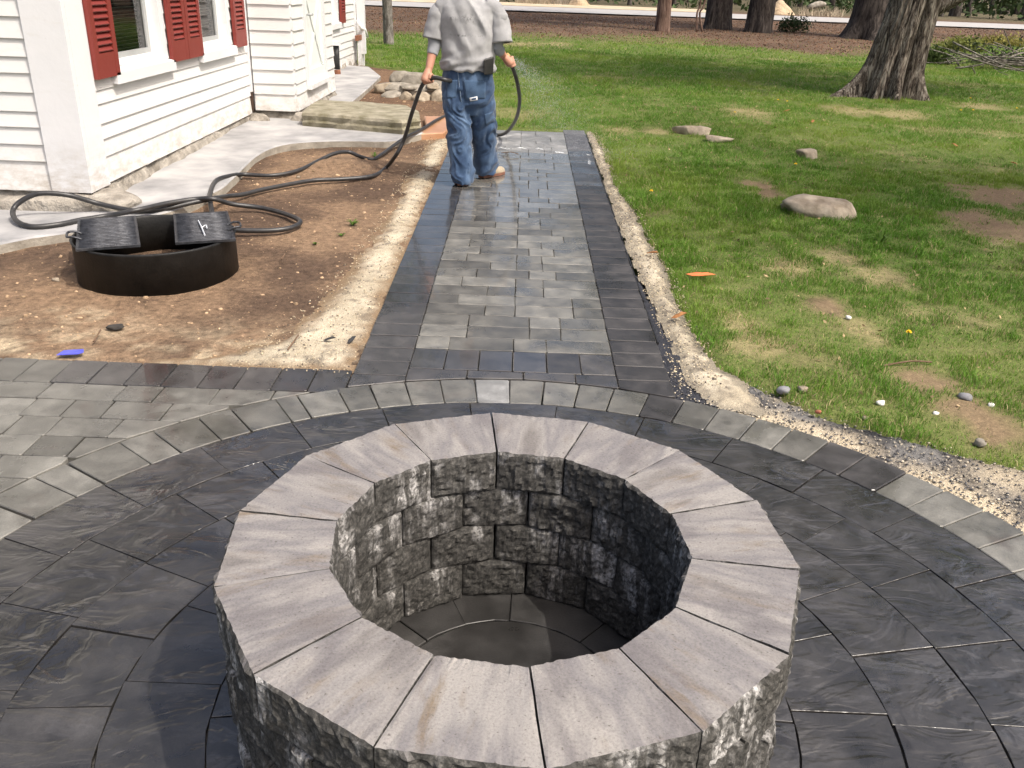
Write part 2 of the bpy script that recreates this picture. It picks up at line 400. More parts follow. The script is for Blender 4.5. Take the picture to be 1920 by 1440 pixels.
SOIL = np.array([(-6, 3.45), (-.65, 3.45), (-.65, 10.3), (-1.05, 12.5), (-1.9, 15.4), (-2.8, 16.1), (-3.2, 16.1), (-3.2, 5.0), (-6, 4.8)])
patch('soil_bed', SOIL, .035, soil_h, M_soil, .02, 5, 50, soil_c, 'bare brown soil bed between the house and the walkway')
SANDL = np.vstack([pxpoly([(820, 258), (800, 272), (786, 300), (755, 350), (718, 420), (680, 470), (638, 530), (580, 590), (525, 632), (450, 655), (340, 668)]), [(-1.7, 3.555), (-.70, 3.555), (-.70, 9.4)]])
def sand_h(X, Y, s): return gz(Y)-.016+.017*sstep(-.03, .10, s)+.006*n2(X, Y, 9, 61)+.005*n2(X, Y, 34, 62)
def sand_c(X, Y, s):
    a = np.array([.50, .44, .335]); b_ = np.array([.37, .32, .235]); t = sstep(-.4, .4, n2(X, Y, 5, 63)+.4*n2(X, Y, 25, 66))[..., None]
    cc = a+(b_-a)*t
    k = sstep(-.15, .45, n2(X, Y, 16, 64)+.5*n2(X, Y, 45, 65)-s*3.0+.12)[..., None]
    cc = cc+(np.array([.10, .085, .07])-cc)*k*.7
    e = sstep(np.where(X < 0, .11, .035), .0, s+np.where(X < 0, .05, .02)*n2(X, Y, 20, 67))[..., None]; edge = np.where((X < 0)[..., None], np.array([.20, .14, .085]), np.array([.24, .21, .16]))
    return cc+(edge-cc)*e
M_sandt = tint_mat('loose_sand', nscale=150, bs=.7, bd=.006, contrast=(.72, 1.25))
patch('sand_strip', SANDL, .016, sand_h, M_sandt, .05, 6, 60, sand_c, 'loose tan joint sand heaped along the soil side of the walkway')
SANDR = np.vstack([[(.742, 10.05)], LAWN_R[:10]+np.array([-.005, 0]), pxpoly([(1385, 705), (1420, 745), (1425, 772)]), pxpoly([(1350, 757), (1290, 705)]), [(.80, 3.9), (.742, 5.5)]])
patch('sand_strip', SANDR, .014, lambda X, Y, s: gz(Y)-.016+.020*sstep(-.02, .08, s)+.008*n2(X, Y, 9, 71)+.005*n2(X, Y, 34, 72), M_sandt, .05, 7, 70, sand_c, 'loose tan joint sand heaped along the lawn side of the walkway')
aa = np.radians(np.linspace(82, -30, 40))
GRAV = np.vstack([RC+1.80*np.stack([np.cos(aa), np.sin(aa)], -1), [(3.2, .8), (3.6, 2.2), (2.9, 2.62)], LAWN_R[::-1][:9]+np.array([.02, .06]), [(.82, 4.2), (.74, 5.2), (.70, 5.2)]])
def grav_c(X, Y, s):
    a = np.array([.15, .145, .14]); b_ = np.array([.05, .05, .055]); t = sstep(-.3, .3, n2(X, Y, 5, 81)+.4*n2(X, Y, 40, 82))[..., None]
    cc = a+(b_-a)*t; r_ = np.hypot(X-RC[0], Y-RC[1])
    k = sstep(.16, .0, r_-1.93+.10*n2(X, Y, 6, 83))*sstep(-.45, .1, n2(X, Y, 9, 84)+.15)
    e = GP(1890, 890)[:2]; k = np.maximum(k, .8*np.exp(-((X-e[0])**2+(Y-e[1])**2)/.02))
    k = np.maximum(k, .45*sstep(.0, .5, n2(X, Y, 4, 85)))
    k = k*(X > .95)
    dk = sstep(.93, .80, X)[..., None]; cc = cc+(np.array([.035, .037, .045])-cc)*dk
    return cc+(np.array([.50, .42, .30])-cc)*k[..., None]
M_grav = tint_mat('stone_dust', nscale=170, bs=.9, bd=.006, contrast=(.45, 1.6))
patch('gravel_strip', GRAV, .022, lambda X, Y, s: gz(Y)-.020+.012*n2(X, Y, 4, 86)+.004*n2(X, Y, 30, 87)-.03*(1-sstep(-.02, .03, s)), M_grav, .03, 7, 80, grav_c, 'dark stone dust strip between the paving circle and the lawn')
# ---- road and far shoulder
M_road = simple('pale_asphalt', (.30, .29, .28), (.36, .35, .34), 3, .85)  # even pale grey tone of the road surface
xs = np.linspace(-120, 120, 49); V = []; F = []
for i, x in enumerate(xs):
    yc = 38.6+.0*x; V += [(x, yc-1.9, float(gz(yc-1.9))+.05), (x, yc, float(gz(yc))+.09), (x, yc+2.2, float(gz(yc+2.2))+.05)]
    if i: b = 3*i; F += [(b-3, b, b+1, b-2), (b-2, b+1, b+2, b-1)]
tag(mk('road', V, F, M_road), 'pale asphalt road running past the far edge of the yard', kind='structure')
V = []; F = []
M_shoulder = simple('sandy_shoulder', (.36, .29, .19), (.50, .42, .30), 2, .95)
for i, x in enumerate(np.linspace(-60, 8, 30)):
    e = .25*math.sin(x*.7); V += [(x, 40.82, float(gz(40.8))+.06), (x, 43.2+e, float(gz(43.2))+.10)]
    if i: b = 2*i; F.append((b-2, b, b+1, b-1))
tag(mk('road_shoulder', V, F, M_shoulder), 'pale sandy shoulder beyond the road', kind='structure')
# ================================================================== paving pieces
def inset(P, d):
    P = np.asarray(P, float); n = len(P); out = []
    for i in range(n):
        a, b, c_ = P[i-1], P[i], P[(i+1) % n]
        e1 = b-a; e1 /= np.linalg.norm(e1); e2 = c_-b; e2 /= np.linalg.norm(e2)
        n1 = np.array([-e1[1], e1[0]]); n2v = np.array([-e2[1], e2[0]])
        bis = n1+n2v; k = bis@bis
        out.append(b+bis*(2*d/max(k, .4)) if k > 1e-6 else b+n1*d)
    return np.array(out)
def area2(P): P = np.asarray(P); return .5*np.sum(P[:, 0]*np.roll(P[:, 1], -1)-np.roll(P[:, 0], -1)*P[:, 1])
def clip(P, nrm, dd):
    out = []; n = len(P)
    for i in range(n):
        a = np.asarray(P[i]); b = np.asarray(P[(i+1) % n]); da = a@nrm-dd; db = b@nrm-dd
        if da >= 0: out.append(a)
        if (da >= 0) != (db >= 0): out.append(a+(b-a)*da/(da-db))
    return out
def roundcorners(P, r):
    """cut the corners of a convex polygon a little"""
    P = np.asarray(P); n = len(P); out = []
    for i in range(n):
        a, b, c_ = P[i-1], P[i], P[(i+1) % n]
        l1 = np.linalg.norm(a-b); l2 = np.linalg.norm(c_-b); e1 = (a-b)/l1; e2 = (c_-b)/l2
        if e1@e2 < -.9: out.append(b); continue
        out += [b+e1*min(r, l1*.3), b+e2*min(r, l2*.3)]
    return np.array(out)
def prism(P, h, bev, gap, rnd=.004, rng=None, jit=.0012):
    """bevelled paver from a counter-clockwise outline, centred; top at z = 0"""
    P = np.asarray(P, float)
    if area2(P) < 0: P = P[::-1]
    P = inset(P, gap)
    if area2(P) < 2e-4: return None
    if rnd: P = roundcorners(P, rnd)
    if rng is not None: P = P+rng.normal(0, jit, P.shape)
    Q = inset(P, bev); c_ = P.mean(0); n = len(P)
    V = [(*p-c_, -h) for p in P]+[(*p-c_, -bev*.8) for p in P]+[(*(q-c_), 0.0) for q in Q]
    V = [tuple(float(t) for t in v) for v in V]
    F = [(i, (i+1) % n, n+(i+1) % n, n+i) for i in range(n)]+[(n+i, n+(i+1) % n, 2*n+(i+1) % n, 2*n+i) for i in range(n)]
    F.append(tuple(2*n+i for i in range(n)))
    return V, F, c_
SL = math.atan(.015)
prng = np.random.RandomState(5)
_cache = {}
def lay(P, m, parent, name='paver', h=.06, bev=.003, gap=.0020, key=None, rnd=.005, tilt=.0055, zj=.0012):
    """put one paver into the paving; equal outlines share a mesh"""
    P = np.asarray(P, float)
    if key is not None and (key, m.name) in _cache:
        me, off = _cache[(key, m.name)]; c_ = P.mean(0)+off
    else:
        r = prism(P, h, bev, gap, rnd, prng)
        if r is None: return None
        V, F, c_ = r; me = bpy.data.meshes.new(name); me.from_pydata(V, [], F); me.materials.append(m)
        if key is not None: _cache[(key, m.name)] = (me, c_-P.mean(0))
    y = c_[1]; z = float(gz(y)); sl = SL if y > 3.4 else 0
    return place(name, me, (c_[0], c_[1], z+prng.uniform(-zj, zj)), (sl+prng.normal(0, tilt), prng.normal(0, tilt), 0), parent)
def rect(x0, x1, y0, y1): return np.array([(x0, y0), (x1, y0), (x1, y1), (x0, y1)])
# base slabs carry the pieces (dark joint sand)
def grid_sheet(x0, x1, ys, dz):
    V = []; F = []
    for i, y in enumerate(ys):
        V += [(x0, y, float(gz(y))+dz), (x1, y, float(gz(y))+dz)]
        if i: b = 2*i; F.append((b-2, b-1, b+1, b))
    return V, F
V, F = grid_sheet(-.704, .704, [3.28, 3.4, 5, 7, 10.02], -.012)
walk = tag(mk('walkway', V, F, M_joint), 'straight walkway of grey pavers with charcoal borders', kind='structure')
na = 96; V = [(RC[0], RC[1], -.012)]+[(RC[0]+1.884*math.cos(2*math.pi*k/na), RC[1]+1.884*math.sin(2*math.pi*k/na), -.012) for k in range(na)]
V += [(-4.2, -.6, -.0125), (-1.0, -.6, -.0125), (-1.0, 3.30, -.0125), (-4.2, 3.30, -.0125), (-4.2, 3.56, -.010), (-.70, 3.56, -.010), (-.70, 3.30, -.0125)]
F = [(0, 1+k, 1+(k+1) % na) for k in range(na)]+[(na+1, na+2, na+3, na+4), (na+4, na+3, na+7, na+6, na+5)]
patio = tag(mk('patio', V[:1+na]+[(x, y, z-.002) for x, y, z in V[1+na:]], F, M_joint), 'round patio of dark slate slabs edged by grey pavers', kind='structure')
WLx, WRx, BI = -.705, .705, .467
# walkway borders
y = 3.37; k = 0
while y < 9.95:
    y1 = y+.1525
    for s in (-1, 1):
        P = rect(-.705, -BI, y, y1) if s < 0 else rect(BI, .705, y+.04, y1+.04)
        yc = P[:, 1].mean(); key = 'wb%d%d' % (s, k % 5)
        # cut against the circle
        cc = P.mean(0)-RC; rr = np.hypot(P[:, 0]-RC[0], P[:, 1]-RC[1])
        if rr.max() < 1.90: continue
        if rr.min() < 1.892:
            u = cc/np.linalg.norm(cc); P = np.array(clip(list(P), u, u@RC+1.890)); key = None
            if len(P) < 3: continue
        wet = M_borderdry if yc > 8.85 else (M_borderwet if yc > 4.4 and s < 0 else (M_border if s < 0 or yc > 7.3+.5*prng.rand() else M_border_r))
        lay(P, wet, walk, 'border_paver', key=key)
    y = y1; k += 1
# end rows at the circle
ex = np.linspace(-BI, BI, 7)
for i in range(6): lay(rect(ex[i], ex[i+1], 3.607, 3.836), M_borderwet if i < 4 else M_border, walk, 'border_paver')
for a_, b_ in ((-BI, -.20), (-.20, .05), (.05, .28), (.28, BI)):
    P = rect(a_, b_, 3.40, 3.605); u = P.mean(0)-RC; u /= np.linalg.norm(u); P = clip(list(P), u, u@RC+1.8905)
    if len(P) > 2: lay(np.array(P), M_border, walk, 'border_paver')
# walkway field
combos = [(.31, .157, .31, .157), (.157, .31, .157, .31), (.234, .233, .234, .233), (.157, .31, .31, .157), (.31, .157, .157, .31), (.234, .31, .157, .233)]
y = 3.838; rown = 0; frng = random.Random(11); skip = None
while y < 9.9:
    h_ = .1525; cb = combos[(rown*2+frng.choice((0, 1, 3))) % 6]; x = -BI; mcol = 2 if rown % 3 == 1 else None
    for i, w_ in enumerate(cb):
        x1 = x+w_ if i < 3 else BI
        yc = y+h_/2
        wetn = float(n2(np.array([x]), np.array([yc]), 1.1, 91)[0])
        m_ = M_fielddry if yc > 8.72 else (M_fieldwet if yc > 5.9+.7*x+wetn*1.6 else M_field)
        if .05 < x and 4 < yc < 6.6 and m_ is M_field and frng.random() < .25: m_ = M_patio
        lay(rect(x, x1, y, min(y+h_, 10.0)), m_, walk, 'paver', key='wf%.3f%d' % (w_, rown % 4) if i < 3 else None)
        x = x1
    y += h_; rown += 1
# soldier ring round the circle
jl = [155.5, 150.2, 146.6, 140.5, 136.5, 131.1, 127.1, 121.5, 118.8, 113.5, 109.3]
jr = [67.4, 62.8, 57.9, 53.4, 48.8, 44.1, 39.3, 34.8, 30.2]
js = list(jr)
t = 30.2
while t > -196: t -= prng.choice([3.9, 4.6, 4.6, 5.2]); js.append(t)
mid = np.linspace(109.3, 67.4, 10)[1:-1]
allj = sorted(set([j for j in js if j > -204+4]+jl+list(mid)+[155.5+d for d in (4.6, )]))
allj = [j for j in allj if j > -199.0]
def wedge(r0, r1, a0, a1, seg=3):
    A = np.radians(np.linspace(a0, a1, seg+1))
    o_ = [RC+r1*np.array([math.cos(a), math.sin(a)]) for a in A]; i_ = [RC+r0*np.array([math.cos(a), math.sin(a)]) for a in A[::-1]]
    P = np.array(i_+o_); return P if area2(P) > 0 else P[::-1]
for a0, a1 in zip(allj[:-1], allj[1:]):
    am = (a0+a1)/2
    if a1-a0 < 2: continue
    m_ = M_patio
    if 40 < am < 47 or 66 < am < 72: m_ = M_border_r
    elif 22 < am < 66: m_ = M_field if prng.rand() < .35 else M_patio
    elif 90 < am < 112: m_ = M_patio if prng.rand() < .7 else M_fielddry
    lay(wedge(1.657, 1.887, a0, a1, 2), m_, patio, 'edge_paver', gap=.0026)
# slate slabs in rings
for (r0, r1, start, step) in ((.468, .700, 20, 24), (.700, .938, 161.4, 18), (.938, 1.180, 26.2, 14.4), (1.180, 1.420, 129.3, 13.09), (1.420, 1.655, 121.6, 12.6)):
    n = int(round(360/step)); st = 360/n; key = 'ring%.2f' % r0
    if r1 > .9:                                   # keep the measured joints in view, take up the rest behind
        lo = -150+((start+150) % step); A = [lo+step*i for i in range(int(340/step)+1)]; A = [a for a in A if a < 208]
        A.append(A[0]+360) if A[0]+360-A[-1] > 3 else A.__setitem__(-1, A[0]+360)
    else: A = [start+st*i for i in range(n+1)]
    for a0, a1 in zip(A[:-1], A[1:]):
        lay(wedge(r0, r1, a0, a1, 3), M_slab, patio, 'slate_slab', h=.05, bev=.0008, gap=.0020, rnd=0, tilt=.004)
A = [88.7+24.5*i for i in range(14)]+[88.7+360]
for a0, a1 in zip(A[:-1], A[1:]): lay(wedge(.287, .465, a0, a1, 3), M_slabplain, patio, 'slate_slab', h=.05, bev=.0016, gap=.0018, rnd=0)
P = np.array([RC+.285*np.array([math.cos(t), math.sin(t)]) for t in np.linspace(0, 2*math.pi, 33)[:-1]])
lay(P, M_slabplain, patio, 'slate_slab', h=.05, bev=.0016, gap=.0018, rnd=0)
# border row and field on the house side
x = -.708; k = 0
while x > -4.1:
    lay(rect(x-.155, x, 3.330, 3.560), M_border if k < 8 else M_field, patio, 'border_paver', key='pb%d' % (k % 4)); x -= .155; k += 1
y = 3.328; rown = 0
while y > -.5:
    x = -.6-frng.random()*.2
    dbl = .1525
    while x > -4.1:
        w_ = frng.choice((.157, .234, .234, .31)); P = rect(x-w_, x, y-dbl, y); x -= w_
        rr = np.hypot(P[:, 0]-RC[0], P[:, 1]-RC[1])
        if rr.max() < 1.93: continue
        if y < 1.4 and x < -3.4: continue
        key = 'pf%.3f%d' % (w_, rown % 3)
        if rr.min() < 1.893:
            u = P.mean(0)-RC; u /= np.linalg.norm(u); P = clip(list(P), u, u@RC+1.8915); key = None
            if len(P) < 3 or abs(area2(np.array(P))) < .0012: continue
        lay(np.array(P), M_patio, patio, 'paver', key=key)
    y -= .1525; rown += 1
# plastic edging against the lawn side
b = MB()
for i in range(11):
    y0 = 3.42+i*.6; y1 = y0+.598
    if i == 0: continue
    b.box(.7075, .716, y0, min(y1, 9.99), float(gz(y0))-.05, float(gz(y0))-.004)
M_black = simple('black_plastic', (.012, .012, .013), (.022, .022, .024), 40, .5)
tag(b.build('paver_edging', M_black), 'thin black plastic edging along the lawn side of the walkway', 'edging')
# ================================================================== fire pit
def block_mat(name, cap):
    m, nt, b = mat(name); p = pos(nt); oc = objc(nt); rnd = orand(nt)
    comb = nd(nt, 'ShaderNodeCombineXYZ'); r10 = math_(nt, 'MULTIPLY', rnd, 53.0)
    for i in range(3): nt.links.new(r10, comb.inputs[i])
    offs = nd(nt, 'ShaderNodeVectorMath', operation='ADD'); nt.links.new(oc, offs.inputs[0]); nt.links.new(comb.outputs[0], offs.inputs[1]); ov = offs.outputs[0]
    # split face: dark damp concrete with pale lime runs
    f1 = noise(nt, p, 70, 6, .8); dark = ramp(nt, f1, [(.34, (.018, .0175, .016)), (.52, (.055, .053, .049)), (.68, (.14, .133, .122))])
    run = noise(nt, scalev(nt, p, (26, 26, 3.2)), 1.0, 5, .65)
    patchn = noise(nt, ov, 7, 4, .6)
    mk_ = math_(nt, 'MULTIPLY', ramp(nt, run, [(.47, 0.0), (.58, 1.0)]), ramp(nt, patchn, [(.47, 0.0), (.62, 1.0)]))
    mk_ = math_(nt, 'MULTIPLY', mk_, ramp(nt, noise(nt, p, 90, 3, .7), [(.38, .1), (.58, 1.0)]))
    face = mixc(nt, mk_, dark, (.42, .41, .40))
    if cap:
        t1 = noise(nt, scalev(nt, ov, (9, 2.2, 3)), 1.0, 4, .55)
        top = ramp(nt, t1, [(.30, (.215, .200, .195)), (.42, (.335, .318, .308)), (.52, (.235, .224, .232)), (.61, (.350, .333, .322)), (.76, (.41, .388, .365))])
        br = math_(nt, 'MULTIPLY', ramp(nt, noise(nt, scalev(nt, ov, (20, 4.5, 4)), 1.0, 5, .65), [(.52, 0.0), (.68, 1.0)]), ramp(nt, noise(nt, ov, 6.5, 2), [(.40, 0.0), (.60, .8)]))
        top = mixc(nt, br, top, (.21, .155, .100))
        gr = math_(nt, 'MULTIPLY', ramp(nt, noise(nt, scalev(nt, ov, (8, 3, 3)), 1.3, 5, .6), [(.50, 0.0), (.64, .75)]), 1.0)
        top = mixc(nt, gr, top, (.185, .172, .18))
        top = mixc(nt, 1.0, top, ramp(nt, noise(nt, p, 190, 4, .75), [(.28, .70), (.5, 1.0), (.75, 1.18)]), 'MULTIPLY')
        pit = ramp(nt, noise(nt, p, 130, 2, .5), [(.66, 0.0), (.74, .75)])
        top = mixc(nt, pit, top, (.12, .105, .095)); top = mixc(nt, 1.0, top, (.69, .685, .67), 'MULTIPLY')
        g = nt.nodes.new('ShaderNodeNewGeometry'); sx = nt.nodes.new('ShaderNodeSeparateXYZ'); nt.links.new(g.outputs['True Normal'], sx.inputs[0])
        face = mixc(nt, ramp(nt, sx.outputs[2], [(.72, 0.0), (.9, 1.0)]), face, top)
    setc(nt, b, face, .88, .25)
    q = bump(nt, noise(nt, p, 95, 6, .8), .8 if not cap else .3, .007, b)
    bump(nt, noise(nt, p, 260, 3, .7), .4, .002, b, q)
    return m
M_cap = block_mat('split_face_cap', True); M_block = block_mat('split_face_block', False)
NB = 14; R_O, R_I, PH = .631, .401, 1.67649; CH = .11675
def pit_block(seed, cap, ri, ro, h, gap=.0010):
    nx, ny, nz = 28, 6, 12
    ht = math.tan(math.pi/NB)
    apo_o = ro*math.cos(math.pi/NB); apo_i = ri*math.cos(math.pi/NB)
    keyed = {}; V = []; F = []
    def vid(i, j, k):
        if (i, j, k) not in keyed:
            u = i/nx*2-1; v = j/ny; w = k/nz
            yy = apo_i+(apo_o-apo_i)*v; V.append((u*(yy*ht-gap), yy, w*h)); keyed[(i, j, k)] = len(V)-1
        return keyed[(i, j, k)]
    for i in range(nx):
        for j in range(ny):
            F.append((vid(i, j, nz), vid(i+1, j, nz), vid(i+1, j+1, nz), vid(i, j+1, nz))); F.append((vid(i, j, 0), vid(i, j+1, 0), vid(i+1, j+1, 0), vid(i+1, j, 0)))
        for k in range(nz):
            F.append((vid(i, 0, k), vid(i+1, 0, k), vid(i+1, 0, k+1), vid(i, 0, k+1))); F.append((vid(i, ny, k), vid(i, ny, k+1), vid(i+1, ny, k+1), vid(i+1, ny, k)))
    for j in range(ny):
        for k in range(nz):
            F.append((vid(0, j, k), vid(0, j, k+1), vid(0, j+1, k+1), vid(0, j+1, k))); F.append((vid(nx, j, k), vid(nx, j+1, k), vid(nx, j+1, k+1), vid(nx, j, k+1)))
    P = np.array(V); I = np.array(list(keyed.keys()))
    out = (I[:, 1] == ny); inn = (I[:, 1] == 0)
    q = P*np.array([34, 34, 40])+seed*13.7
    rk = fbm(q, seed, 3, .65); rk2 = np.abs(vnoise(P*np.array([85, 85, 100])+seed*3.1, seed+5))
    ex = 1-np.abs(I[:, 0]/nx*2-1)**8; ez = 1-np.abs(I[:, 2]/nz*2-1)**8
    prof = np.minimum(ex, ez)**.5
    amp = prof*(.010*rk+.006*rk2+.004)+.002*vnoise(P*110+seed, seed+7)
    P[:, 1] += np.where(out, amp, 0)-np.where(inn, amp*.9, 0)
    side = out | inn
    P[:, 2] += np.where(side & (I[:, 2] > 0) & (I[:, 2] < nz), .004*vnoise(P*80+seed, seed+3), 0)
    edge = (I[:, 0] == 0) | (I[:, 0] == nx)
    top = I[:, 2] == nz
    P[:, 2] += np.where(top, .0005*vnoise(P*40+seed, seed+4)-.0018*(edge | side)*(1+vnoise(P*120+seed, seed+8)), 0)
    P[:, 0] += np.where(edge, -np.sign(P[:, 0])*.0010*(1+vnoise(P*70+seed, seed+6)), 0)
    me = bpy.data.meshes.new('block'); me.from_pydata(P.tolist(), [], F); me.materials.append(M_cap if cap else M_block); return me
pit = empty('fire_pit', (RC[0]-.002, RC[1], 0)); tag(pit, 'round fire pit of split-face grey blocks with pale flat top stones', 'fire pit')
caps = [pit_block(100+s, True, R_I, R_O, CH-.001) for s in range(7)]
blks = [pit_block(200+s, False, R_I+.002, R_O-.004, CH-.001) for s in range(7)]
brng = np.random.RandomState(3)
for c_ in range(4):
    for i in range(NB):
        a = PH-(i+(.5 if c_ % 2 == 1 else 0)+(0 if c_ % 2 == 0 else .5)+.5*0)*2*math.pi/NB-math.pi/NB*(c_ % 2 == 1)*0
        a = PH-(i+.5)*2*math.pi/NB-(math.pi/NB if c_ % 2 == 0 else 0)
        me = caps[(i*3+c_) % 7] if c_ == 3 else blks[(i*5+c_*3) % 7]
        dr = brng.normal(0, .0025) if c_ < 3 else brng.normal(0, .001)
        place('cap_stone' if c_ == 3 else 'stone_block', me, (RC[0]-.002+dr*math.cos(a), RC[1]+dr*math.sin(a), c_*CH+.0015), (brng.normal(0, .0012), brng.normal(0, .0012), a-math.pi/2+brng.normal(0, .0012)), pit)
# ================================================================== house
def paint_mat(name, c1, c2, chip=True, rough=.55):
    m, nt, b = mat(name); p = pos(nt)
    col = mixc(nt, noise(nt, scalev(nt, p, (1, 1, 3)), 2.5, 4), c1, c2)
    if chip:
        k = math_(nt, 'MULTIPLY', ramp(nt, noise(nt, p, 38, 5, .7), [(.66, 0.0), (.70, 1.0)]), ramp(nt, noise(nt, p, 2.6, 3), [(.55, 0.0), (.68, 1.0)]))
        col = mixc(nt, k, col, (.30, .26, .21))
        d = ramp(nt, noise(nt, scalev(nt, p, (3, 3, 12)), 1.5, 5, .7), [(.58, 0.0), (.8, .35)])
        col = mixc(nt, d, col, (.52, .49, .44))
        sz = nt.nodes.new('ShaderNodeSeparateXYZ'); nt.links.new(p, sz.inputs[0])
        spl = math_(nt, 'MULTIPLY', ramp(nt, sz.outputs[2], [(.20, .75), (.55, .0)]), ramp(nt, noise(nt, scalev(nt, p, (4, 4, 9)), 2.0, 6, .7), [(.42, 0.0), (.66, 1.0)]))
        col = mixc(nt, spl, col, (.36, .31, .25))
    setc(nt, b, col, rough, .4)
    q = bump(nt, noise(nt, scalev(nt, p, (30, 30, 30)), 1.0, 5, .6), .25, .004, b)
    bump(nt, noise(nt, p, 9, 3), .2, .01, b, q); return m
M_white = paint_mat('white_house_paint', (.60, .60, .595), (.68, .67, .655))
M_trim = paint_mat('white_trim_paint', (.60, .61, .625), (.67, .67, .68))
M_red = paint_mat('barn_red_paint', (.165, .024, .018), (.205, .034, .026), chip=False, rough=.5)
M_vinyl = simple('white_vinyl', (.78, .78, .78), (.82, .82, .82), 3, .35)
M_screen = simple('grey_sash', (.30, .31, .31), (.36, .37, .37), 4, .5)
M_found = simple('parged_foundation', (.13, .115, .095), (.38, .35, .305), 7, .95, 1.0, .03, .2, 9, bscale=18)
M_conc = simple('pale_concrete', (.19, .19, .195), (.40, .395, .39), 3.0, .8, .25, .003, .3, 7, bscale=60)
M_conc_side = simple('rough_concrete', (.20, .18, .15), (.36, .33, .28), 8, .95, .8, .01, .2, 6)
M_dark = simple('dark_interior', (.010, .011, .010), (.02, .022, .02), 2, .9)
M_shingle = simple('roof_shingle', (.05, .05, .055), (.09, .09, .09), 8, .9)
M_blind = simple('window_blind', (.42, .43, .40), (.5, .5, .47), 3, .6)
def glass_mat():
    m, nt, b = mat('window_glass'); nt.nodes.remove(b); out = nt.nodes['Material Output']
    tr = nd(nt, 'ShaderNodeBsdfTransparent', {0: (.62, .66, .63, 1)}); gl = nd(nt, 'ShaderNodeBsdfGlossy', {0: (1, 1, 1, 1), 'Roughness': .02})
    fr = nd(nt, 'ShaderNodeFresnel', {0: 1.5}); mx = nd(nt, 'ShaderNodeMixShader')
    nt.links.new(fr.outputs[0], mx.inputs[0]); nt.links.new(tr.outputs[0], mx.inputs[1]); nt.links.new(gl.outputs[0], mx.inputs[2]); nt.links.new(mx.outputs[0], out.inputs[0]); return m
M_glass = glass_mat()
HX, HY0, HY1, HYI = -2.93, 5.95, 16.2, 9.85     # siding plane, camera-side wall, far end, inner corner
BX, BY1 = -2.44, 11.9                           # porch bump-out
house = empty('house', (HX, HY0, 0)); tag(house, 'old white clapboard house with barn red louvred shutters', 'house')
hr = random.Random(4)
# walls behind the boards
WINS = [(6.66, 7.50), (8.47, 9.20), (13.95, 14.68)]
WZ0, WZ1 = .935, 2.25
b = MB()
yy = HY0+.03
b.box(-8, HX-.02, HY0+.02, HY1, .17, WZ0-.02)
prev = HY0+.02
for a_, e_ in WINS: b.box(HX-.16, HX-.02, prev, a_-.02, WZ0-.02, WZ1); prev = e_+.02
b.box(HX-.16, HX-.02, prev, HY1, WZ0-.02, WZ1); b.box(-8, HX-.02, HY0+.02, HY1, WZ1, 2.75)
b.box(-8, HX-.161, HY0+.02, HY0+.14, WZ0-.02, WZ1); b.box(-8, HX-.161, HY1-.12, HY1, WZ0-.02, WZ1)
b.add([(-8, HY0+.02, 2.75), (HX-.02, HY0+.02, 2.75), ((-8+HX)/2, HY0+.02, 4.9), (-8, HY0+.14, 2.75), (HX-.02, HY0+.14, 2.75), ((-8+HX)/2, HY0+.14, 4.9)], [(0, 1, 2), (5, 4, 3), (0, 3, 4, 1), (1, 4, 5, 2), (2, 5, 3, 0)])
b.build('wall', M_white, house)
b = MB()
for s, xe in ((1, HX+.22), (-1, -8.22)):
    xr = (-8+HX)/2; b.hexa([(xr, HY0-.25, 4.98), (xe, HY0-.25, 2.66), (xe, HY1+.25, 2.66), (xr, HY1+.25, 4.98), (xr, HY0-.25, 5.08), (xe, HY0-.25, 2.76), (xe, HY1+.25, 2.76), (xr, HY1+.25, 5.08)] if s > 0 else [(xe, HY0-.25, 2.66), (xr, HY0-.25, 4.98), (xr, HY1+.25, 4.98), (xe, HY1+.25, 2.66), (xe, HY0-.25, 2.76), (xr, HY0-.25, 5.08), (xr, HY1+.25, 5.08), (xe, HY1+.25, 2.76)])
b.build('roof', M_shingle, house)
# clapboards: wedge section, thick lower edge
def board_x(y0, y1, z0, z1, X, parent=house):
    w = hr.uniform(-.002, .002); m_ = (y0+y1)/2; n = 4; V = []; F = []
    for i in range(n+1):
        y = y0+(y1-y0)*i/n; d = hr.uniform(-.0015, .0015)
        V += [(X-.02, y, z0+d), (X+.020+w, y, z0+d), (X+.004, y, z1+.012), (X-.02, y, z1+.012)]
        if i:
            q = 4*i
            for e in range(4): F.append((q-4+e, q+e, q+(e+1) % 4, q-4+(e+1) % 4))
    F += [(3, 2, 1, 0), (4*n, 4*n+1, 4*n+2, 4*n+3)]
    return mk('clapboard', V, [f[::-1] for f in F], M_white, parent)
def board_y(x0, x1, z0, z1, Y, parent=house):
    w = hr.uniform(-.002, .002); n = 4; V = []; F = []
    for i in range(n+1):
        x = x0+(x1-x0)*i/n; d = hr.uniform(-.0015, .0015)
        V += [(x, Y+.02, z0+d), (x, Y-.020-w, z0+d), (x, Y-.004, z1+.012), (x, Y+.02, z1+.012)]
        if i:
            q = 4*i
            for e in range(4): F.append((q-4+e, q+e, q+(e+1) % 4, q-4+(e+1) % 4))
    F += [(3, 2, 1, 0), (4*n, 4*n+1, 4*n+2, 4*n+3)]
    return mk('clapboard', V, F, M_white, parent)
zl = [.20, .38, .50, .60, .73, .82, .925]
while zl[-1] < 2.6: zl.append(zl[-1]+.113)
